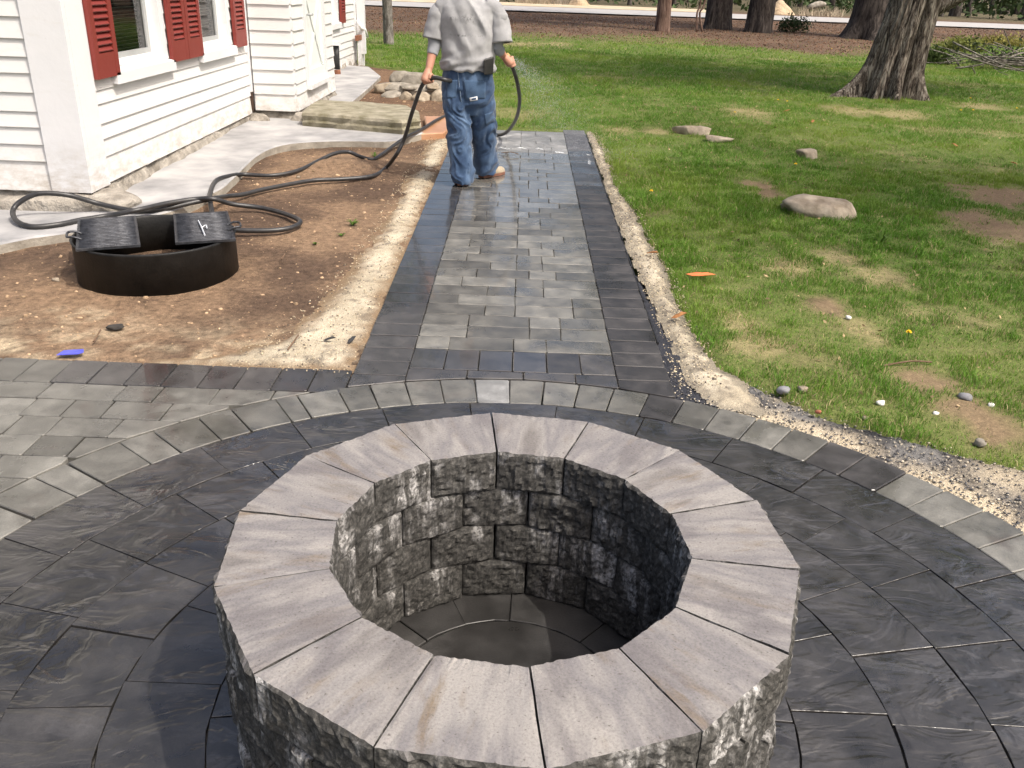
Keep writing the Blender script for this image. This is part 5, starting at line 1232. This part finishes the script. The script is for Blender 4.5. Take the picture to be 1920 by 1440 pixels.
def crown(tree, start, tips, m, leafn, lsize, spread, col, rg, limb_r=.06, leafmat=None):
    b = MB(); cs = []
    for (s, e) in tips:
        s = np.array(s); e = np.array(e); mid_ = (s+e)/2+rg.normal(0, .25, 3)+[0, 0, .3]; pts = spline([s, mid_, e], 4); b.tube(pts, list(np.linspace(limb_r, .012, len(pts))), 6)
        for q in range(3):
            p = pts[rg.randint(3, len(pts))]; e2 = p+rg.normal(0, 1, 3)*[.9, .9, .5]; b.tube([p, (p+e2)/2+[0, 0, .1], e2], [limb_r*.35, .012, .005], 5); cs += [p+(e2-p)*f for f in (.5, .8, 1.0)]
        cs += [pts[-1], pts[-3]]
    mk('limbs', b.V, b.F, m, tree, True)
    V, F, C = leafcloud(cs, leafn, spread, lsize, col, rg)
    fastmesh('crown', V-np.array(wloc(tree)), F, leafmat or M_leaf, tree, cols=C)
# the big double-stemmed tree
bp = GP(1668, 182); bz = float(gtop(bp[0], bp[1]))
tree = empty('oak_tree', (bp[0], bp[1], bz)); tag(tree, 'massive old tree with twin fused trunks and flared roots on the lawn', 'tree')
def big_r(h, th):
    a1, d1, r1 = rad(200), .13, .30-.022*min(h, 3); a2, d2, r2 = rad(-14), .20-.02*min(h, 2), .21-.012*min(h, 3)
    out = 0
    for a, d, r in ((a1, d1, r1), (a2, d2, r2)):
        c_ = np.cos(th-a); out = np.maximum(out, d*c_+np.sqrt(np.maximum(r*r-(d*np.sin(th-a))**2, 1e-4)))
    fl = math.exp(-max(h, 0)/.30); ang = lambda a: np.angle(np.exp(1j*(th-rad(a))))
    lob = sum(w*np.exp(-(ang(a)/s)**2) for a, w, s in ((184, .66, .22), (258, .30, .20), (322, .30, .22), (20, .25, .3), (90, .3, .4), (225, .10, .2)))
    return out*(.97+.10*fl)+lob*fl+.035*np.exp(-(ang(262)/.16)**2)-.13*np.exp(-(ang(290)/.085)**2)*(.75+.25*fl)
V, F = trunk_geo(bp, [(bp[0], bp[1], bz-.12), (bp[0]+.0, bp[1], bz+.4), (bp[0]+.09, bp[1]+.02, bz+1.2), (bp[0]+.26, bp[1]+.05, bz+2.2), (bp[0]+.60, bp[1]+.1, bz+3.6)], big_r, 180, ridge=.055, seed=4, m=110)
mk('trunk', V, F, M_bark, tree, True)
lp = np.array([bp[0]+.30, bp[1]-.02, bz+1.18]); b = MB(); pts = spline([lp+[-.25, 0, -.25], lp+[.05, 0, .05], lp+[.55, -.05, .36], lp+[1.5, -.1, .95], lp+[2.8, 0, 2.1]], 6); V, F = tube(pts, list(np.linspace(.15, .07, len(pts))), 20); V = np.array(V); V += .015*vnoise(V*np.array([6, 14, 14]), 3)[:, None]; mk('limb', V, F, M_bark, tree, True)
top = np.array([bp[0]+.55, bp[1]+.1, bz+3.6]); tips = []
for i in range(14): a = i*2.4; r_ = 2.0+2.0*trng.rand(); tips.append((top+[0, 0, -.3+.1*i], top+[r_*math.cos(a), r_*math.sin(a), 2.0+3.5*trng.rand()]))
for i in range(4): tips.append((pts[-1], pts[-1]+[1.2*math.cos(i*1.7), 1.2*math.sin(i*1.7), 1.0+trng.rand()]))
crown(tree, top, tips, M_bark, 75, .08, .36, (.10, .16, .03), trng, .13)
# trees on the lawn edge, bare to far above the picture
def std_tree(name, px, py, wpx, lean, m, label, H, seed, flare=.35, leaf=(.045, .085, .022), leafmat=None, ln=60, crownw=2.2, cz=.5, ns=40):
    rg = np.random.RandomState(seed); p = GP(px, py); z = float(gtop(p[0], p[1])); dist = PX(p)[2]; r0 = wpx/2*dist/FPX
    t = empty(name, (p[0], p[1], z)); tag(t, label, 'tree')
    def rf(h, th): return (r0*(1-.5*min(1, h/H)))*np.ones_like(th)+r0*flare*math.exp(-max(h, 0)/.3)*(.7+.5*np.cos(4*th+seed)+.3*np.cos(7*th))
    path = [(p[0]+lean*f*H+.05*math.sin(f*7+seed)*f, p[1], z-.1+f*(H+.1)) for f in (0, .04, .1, .2, .35, .55, .8, 1.0)]
    V, F = trunk_geo(p, path, rf, ns, ridge=.05, seed=seed, m=56); mk('trunk', V, F, m, t, True)
    tips = []
    for i in range(16):
        f = cz+(1-cz)*rg.rand(); a = rg.rand()*6.28; s = np.array([p[0]+lean*f*H, p[1], z+f*H]); L = crownw*(1.25-f)*rg.uniform(.8, 1.6); tips.append((s, s+[L*math.cos(a), L*math.sin(a), rg.uniform(-.2, .7)]))
    crown(t, None, tips, m, ln, .09, .28, leaf, rg, .04, leafmat); return t
std_tree('cedar_tree', 1241, 58, 26, .004, M_cedar, 'reddish brown straight trunk at the far edge of the lawn', 10, 3, .25, leafmat=M_needle)
std_tree('pine_tree', 1345, 54, 47, -.01, M_pine, 'dark pine trunk at the yard edge with thin vines beside it', 13, 4, .35, leafmat=M_needle)
std_tree('pine_tree', 1420, 60, 46, .05, M_pine, 'dark pine trunk leaning sideways next to the vine pine', 13, 5, .35, leafmat=M_needle)
std_tree('pine_tree', 1628, 72, 78, .06, M_pine, 'thick dark pine trunk standing behind the massive twin-trunk tree', 14, 6, .55, leafmat=M_needle)
std_tree('spruce_tree', 729, 83, 18, -.025, M_thinb, 'slim grey trunk on the lawn beyond the rock pile', 9, 7, .12, leafmat=M_needle, crownw=1.6, cz=.45, ln=22)
b = MB(); 
for i, (x0, x1, x2) in enumerate(((1306, 1307, 1314), (1317, 1312, 1322))):
    a = GP(x0, 60); q = MB(); q.tube(spline([a, WY(x1, 25, a[1]), WY(x2, 0, a[1]), WY(x2+4, -60, a[1])+[0, 0, .8]], 5), [.03]*16, 7); tag(q.build('vine', M_cedar, None, True), ('thin dark vine stem curving up beside the vine pine' if i == 0 else 'second thin vine stem crossing close to the vine pine'), 'vine')
# one more tree stands outside the picture to the right: its thin crown dapples the lawn
rg = np.random.RandomState(9); t = empty('maple_tree', (9.6, 3.4, 0)); tag(t, 'slender young tree in thin spring leaf beside the lawn', 'tree')
V, F = trunk_geo(None, [(9.6, 3.4, -.1), (9.6, 3.45, 2), (9.5, 3.6, 5), (9.3, 3.8, 9)], lambda h, th: (.2-.012*h)*np.ones_like(th), 20, seed=9); mk('trunk', V, F, M_thinb, t, True)
tips = [((9.5, 3.6, 4.2+.28*i), (7.9+2.6*math.cos(i*2.4)*rg.uniform(.3, 1), 4.4+3.0*math.sin(i*2.4)*rg.uniform(.3, 1), 5.6+.22*i)) for i in range(20)]
crown(t, None, tips, M_thinb, 70, .065, .32, (.10, .16, .03), rg, .06)
# woods across the road
wrng = np.random.RandomState(31)
fx = [(1790, 28, 20), (1815, 30, 10), (1880, 30, 17), (1905, 33, 12), (1855, 30, 7), (1740, 24, 8), (1765, 24, 9), (1500, 15, 9), (1478, 14, 6), (1532, 16, 7), (1560, 17, 10), (1290, 10, 7), (1265, 9, 9), (1180, 6, 8), (1155, 6, 6), (1120, 5, 9), (1210, 7, 6), (1030, 4, 10), (1045, 4, 6), (965, 3, 7), (990, 3, 6), (785, -4, 7), (805, -3, 9), (765, -4, 6), (700, -6, 8), (825, -2, 7), (1380, 12, 9), (1455, 14, 10), (1920, 34, 18), (1690, 22, 12)]
for i, (x, y, w_) in enumerate(fx):
    Y = 46+wrng.rand()*10; d = ray(x, y); px_ = d[0]/d[1]*Y; z = float(gz(Y))-.2; r0 = w_/2*Y/FPX; H = 6+2.5*wrng.rand(); ln = wrng.normal(0, .03)
    t = empty('woodland_tree', (px_, Y, z)); tag(t, 'bare slender tree trunk in the woods beyond the road', 'tree', 'trees in the woods beyond the road')
    V, F = tube(spline([(px_, Y, z-.3), (px_+ln*2, Y, z+2), (px_+ln*H, Y+.2, z+H)], 5), list(np.linspace(r0*1.15, r0*.3, 11)), 9); mk('trunk', V, F, M_far, t, True)
    cs = [(px_+ln*H*.8+wrng.normal(0, .9), Y+wrng.normal(0, .9), z+H*wrng.uniform(.6, 1.1)) for _ in range(14)]
    b = MB(); [b.tube([(px_+ln*H*.6, Y, z+H*.55), c_], [.03, .01], 4) for c_ in cs[:8]]; mk('limbs', b.V, b.F, M_far, t)
    V, F, C = leafcloud(cs, 6, .45, .10, (.08, .12, .035), wrng); fastmesh('crown', V-np.array([px_, Y, z]), F, M_leaf, t, cols=C)
# undergrowth: countless shrubs as one mass
k = 260; X = wrng.uniform(-22, 48, k); Y = 45+wrng.rand(k)*22; cs = np.stack([X, Y, gz(Y)+.1+wrng.rand(k)*1.3], -1)
V1, F1, C1 = leafcloud(cs, 70, np.array([.9, .6, .45]), .16, (.045, .07, .024), wrng)
k = 120; X = wrng.uniform(-22, 48, k); Y = 52+wrng.rand(k)*16; cs = np.stack([X, Y, gz(Y)+.2+wrng.rand(k)*2.4], -1); V2, F2, C2 = leafcloud(cs, 60, np.array([1.0, .6, .6]), .2, (.055, .05, .032), wrng)
tag(fastmesh('undergrowth', np.vstack([V1, V2]), np.vstack([F1, F2+len(V1)]), M_needle, cols=np.vstack([C1, C2])), 'dense green brown undergrowth of the woods beyond the road', 'undergrowth', kind='stuff')
# earth mounds and dry brush by the road
def mound(px, py, wpx, hpx, Y, m, label, seed, cat='earth mound'):
    c_ = WY(px, py, Y); rx = wpx/2*Y/FPX; h = hpx*Y/FPX*1.05; n = 36; V = []; F = []; L = 10; z0 = float(gz(Y))-.15
    for j in range(L+1):
        f = j/L
        for i in range(n):
            a = 2*math.pi*i/n; r = (1-f)**.85; q = fbm(np.array([[math.cos(a)*1.6*r+seed, math.sin(a)*1.6*r, f*2]]), seed, 3)[0]
            V.append((c_[0]+rx*r*math.cos(a)*(1+.25*q), Y+rx*.8*r*math.sin(a)*(1+.25*q), z0+(h+.15)*(f**.9)*(1+.12*q)))
    for j in range(L):
        for i in range(n): F.append((j*n+i, j*n+(i+1) % n, (j+1)*n+(i+1) % n, (j+1)*n+i))
    F.append(tuple(L*n+i for i in range(n))); return tag(mk('earth_mound', V, F, m), label, cat)
M_mound = simple('pale_gravel_heap', (.40, .31, .20), (.62, .52, .38), 2.2, .95, .9, .08, .2, 7, bscale=9); M_mound2 = simple('tan_earth_heap', (.33, .24, .15), (.46, .36, .25), 2.2, .95, .9, .06, .2, 7, bscale=9)
mound(672, 24, 110, 30, 43.5, M_mound, 'large pale gravel heap beyond the road behind the house end', 1); mound(1086, 20, 52, 22, 43, M_mound2, 'pointed tan earth mound beyond the road', 2); mound(1460, 26, 60, 22, 43.5, M_mound2, 'reddish tan earth mound beyond the road seen between the trunks', 3)
M_dry = tint_mat('dry_stalk', nscale=0, rough=.9)
def drybrush(px0, px1, py, Y, n, h, label, seed, col=(.36, .30, .22)):
    rg = np.random.RandomState(seed); V = []; F = []; C = []
    for i in range(n):
        x = rg.uniform(px0, px1); p = WY(x, py, Y+rg.uniform(-.6, .6)); p[2] = gz(p[1])-.02; d = rg.normal(0, .45, 2); L = h*rg.uniform(.5, 1.2); w = .014; q = len(V)
        t_ = p+[d[0]*L, d[1]*L, L]; V += [p+[-w, 0, 0], p+[w, 0, 0], t_]; F.append((q, q+1, q+2)); C += [np.array(col)*rg.uniform(.6, 1.3)]*3
    tag(fastmesh('dry_brush', V, F, M_dry, cols=np.array(C)), label, 'brush')
drybrush(968, 1030, 18, 43.2, 420, .6, 'pale heap of dry brush beside the pointed earth mound', 1); drybrush(1030, 1065, 18, 43.4, 180, .4, 'low greyer dry brush against the pointed earth mound', 4, (.26, .22, .17)); drybrush(752, 815, 10, 43.4, 420, .7, 'dry reeds and brush across the road behind the worker', 2); drybrush(1500, 1580, 28, 43.5, 260, .4, 'dry straw clump beyond the road near the earth mound', 3)
lg = MB(); a = WY(1520, 14, 44); b_ = WY(1548, 8, 44.2); lg.tube(spline([a+[-.1, 0, 0], (a+b_)/2+[0, 0, .06], b_], 4), [.10, .13, .14, .15, .15, .14, .12, .10, .07], 9); tag(lg.build('fallen_log', M_rockg, None, True), 'bleached fallen log beyond the road between trunks', 'log')
sg = MB(); p = WY(929, 20, 41.5); gzs = float(gz(41.5)); sg.box(p[0]-.15, p[0]+.15, 41.45, 41.5, gzs+.05, gzs+1.0); so = empty('roadside_sign', (p[0], 41.5, gzs)); tag(so, 'white roadside board with a blue mark behind the worker', 'sign'); mk('board', sg.V, sg.F, M_vinyl, so)
sg = MB(); sg.box(p[0]-.04, p[0]+.09, 41.443, 41.449, gzs+.42, gzs+.58); mk('blue_mark', sg.V, sg.F, M_blue, so); sg = MB(); sg.box(p[0]-.03, p[0]+.03, 41.502, 41.54, gzs-.2, gzs+.9); mk('stake', sg.V, sg.F, M_twig, so)
# brush pile and shrubs at the right edge of the lawn
rg = np.random.RandomState(12); c0 = GP(1850, 128); e = empty('brush_pile', (c0[0], c0[1], c0[2])); tag(e, 'low heap of cut grey branches at the edge of the lawn', 'brush pile')
M_stick = bark_mat('cut_branch', (.07, .06, .05), (.15, .135, .115), (.27, .25, .22), 20, 20, .006)
for i in range(120):
    u = rg.rand()**.8; c_ = np.array([c0[0]-.9+u*3.6, c0[1]+rg.normal(0, .5), c0[2]+.03+(.14+.28*u)*rg.rand()]); a = rg.normal(.1, .9)+(math.pi if rg.rand() < .4 else 0); L = rg.uniform(.6, 2.0); d = np.array([math.cos(a), math.sin(a), rg.normal(0, .28)])
    p0 = c_-d*L/2; p1 = c_+d*L/2; p0[2] = max(p0[2], c0[2]+.02); p1[2] = max(p1[2], c0[2]+.02); r_ = .006+.018*rg.rand()**2
    m_ = MB(); m_.tube(spline([p0, c_+rg.normal(0, .09, 3)*[1, 1, .5], p1], 3), list(np.linspace(r_, r_*.4, 7)), 6); mk('branch', m_.V, m_.F, M_stick, e, True)
V, F, C = leafcloud([(c0[0]+1.2+rg.normal(0, .8), c0[1]+.8+rg.normal(0, .3), c0[2]+.12+rg.rand()*.28) for _ in range(30)], 30, .14, .04, (.045, .06, .025), rg); fastmesh('foliage', V-np.array(c0), F, M_needle, e, cols=C)
def shrub(px, py, w_, h_, col, label, seed, n=40, per=45, size=.04):
    rg = np.random.RandomState(seed); p = GP(px, py); t = empty('shrub', p); tag(t, label, 'shrub'); b = MB(); cs = []
    for i in range(n):
        a = rg.rand()*6.28; r_ = w_/2*math.sqrt(rg.rand()); q = p+[r_*math.cos(a), r_*math.sin(a)*.8, h_*rg.uniform(.3, 1)*(1-.5*(r_/(w_/2))**2)]; cs.append(q)
        if i % 2 == 0: b.tube([p, (p+q)/2+[0, 0, .05], q], [.012, .008, .004], 5)
    mk('stems', b.V, b.F, M_twig, t); V, F, C = leafcloud(cs, per, .09, size, col, rg); fastmesh('foliage', V-np.array(p), F, M_leaf, t, cols=C)
shrub(1800, 96, 1.1, .26, (.16, .18, .045), 'yellow-green low shrub behind the brush pile', 1); shrub(1880, 85, 1.3, .12, (.24, .22, .06), 'pale yellow-green ground shrub beside the road verge', 2); shrub(1745, 118, .9, .2, (.05, .075, .02), 'dark green low shrub between the massive tree and the brush pile', 3); shrub(1488, 60, .8, .45, (.03, .05, .02), 'small dark evergreen shrub between the pine trunks', 4, 24)
# ================================================================== grass
grng = np.random.RandomState(2)
def blades(n, x0, x1, y0, y1, hmin, hmax, w, curved, seed):
    rg = np.random.RandomState(seed); X = rg.uniform(x0, x1, n); Y = rg.uniform(y0, y1, n)
    uv = PX(np.stack([X, Y, gz(Y)], -1)); k = (uv[:, 0] > -300) & (uv[:, 0] < 2750) & (uv[:, 1] > -80) & (uv[:, 1] < 1400) & (uv[:, 2] > .5); X, Y = X[k], Y[k]
    s = lawn_sd(X, Y)+.05*n2(X, Y, 7, 95, 2); g, d, l = ground_masks(X, Y)
    clump = .55+.75*sstep(-.35, .45, n2(X, Y, 9, 96, 2)+.5*n2(X, Y, 2.2, 97, 2))
    k = (s > .0) & (rg.rand(len(X)) < np.clip(g*1.05*clump, 0.015*(1-l), 1)); X, Y, g, d, clump = X[k], Y[k], g[k], d[k], clump[k]
    n = len(X); Z = gtop(X, Y)-.006; h = (hmin+(hmax-hmin)*rg.rand(n)**1.6)*clump*(.55+.45*g)*(1-.35*d); a = rg.rand(n)*2*math.pi; ln = rg.uniform(.25, 1.15, n); b0 = np.stack([X, Y, Z], -1)
    dv = np.stack([np.cos(a), np.sin(a), 0*a], -1); a2 = rg.rand(n)*2*math.pi; sv = np.stack([np.cos(a2), np.sin(a2), 0*a], -1)*(w*rg.uniform(.6, 1.3, n))[:, None]
    up = np.array([0, 0, 1.0]); tip = b0+up*h[:, None]*(.95-.25*ln)[:, None]+dv*(h*ln)[:, None]
    gcol = np.array([.095, .205, .018])[None]*rg.uniform(.65, 1.45, (n, 1)); gcol = gcol+(np.array([.205, .285, .036])-gcol)*(sstep(-.2, .6, n2(X, Y, 1.1, 98, 3))*.85)[:, None]
    dc = np.array([.42, .34, .18])*rg.uniform(.7, 1.2, (n, 1)); isd = (rg.rand(n) < .06+.36*d)[:, None]; cl = np.where(isd, dc, gcol)
    if curved:
        m_ = b0+up*(h*.62)[:, None]+dv*(h*ln*.33)[:, None]; V = np.stack([b0-sv, b0+sv, m_+sv*.75, m_-sv*.75, tip], 1).reshape(-1, 3); i = 5*np.arange(n)[:, None]
        F = np.concatenate([i+[0, 1, 2], i+[0, 2, 3], i+[3, 2, 4]]); return V, F, np.repeat(cl, 5, 0)
    V = np.stack([b0-sv, b0+sv, tip], 1).reshape(-1, 3); F = 3*np.arange(n)[:, None]+[0, 1, 2]; return V, F, np.repeat(cl, 3, 0)
parts = [blades(290000, .8, 6.5, 1.6, 5.2, .022, .060, .0014, True, 1), blades(290000, .7, 8.0, 5.2, 8.5, .025, .062, .0018, True, 2), blades(330000, -2.6, 11, 8.5, 13.5, .03, .068, .0028, False, 3), blades(260000, -4.5, 14, 13.5, 20, .03, .075, .0048, False, 4), blades(170000, -8, 20, 20, 31, .03, .09, .008, False, 5)]
V = []; F = []; C = []; b = 0
for v, f, c_ in parts: V.append(v); F.append(f+b); C.append(c_); b += len(v)
M_grass = tint_mat('grass_blade', nscale=0, trans=.35, rough=.55, spec=.3)
tag(fastmesh('grass', np.vstack(V), np.vstack(F), M_grass, cols=np.vstack(C)), 'short spring lawn grass with worn and dry patches', 'grass', kind='stuff')
# litter on the ground under the trees
k = 30000; X = grng.uniform(-6, 20, k); Y = grng.uniform(20, 36, k); g, d, l = ground_masks(X, Y); s_ = grng.rand(k) < l; X, Y = X[s_], Y[s_]; k = len(X)
V, F, C = leafcloud(np.stack([X, Y, gtop(X, Y)+.012], -1), 1, np.array([0, 0, .004]), .022, (.15, .085, .052), grng); tag(fastmesh('leaf_litter', V, F, M_dry, cols=C), 'brown needles and leaf litter under the pines', 'litter', kind='stuff')
k = 2600; X = grng.uniform(.9, 8, k); Y = grng.uniform(3, 16, k); s_ = lawn_sd(X, Y) > .05; X, Y = X[s_], Y[s_]
V, F, C = leafcloud(np.stack([X, Y, gtop(X, Y)+.012], -1), 1, np.array([0, 0, .006]), .012, (.34, .25, .14), grng); tag(fastmesh('lawn_litter', V, F, M_dry, cols=C), 'small dry leaf bits strewn through the lawn', 'litter', kind='stuff')
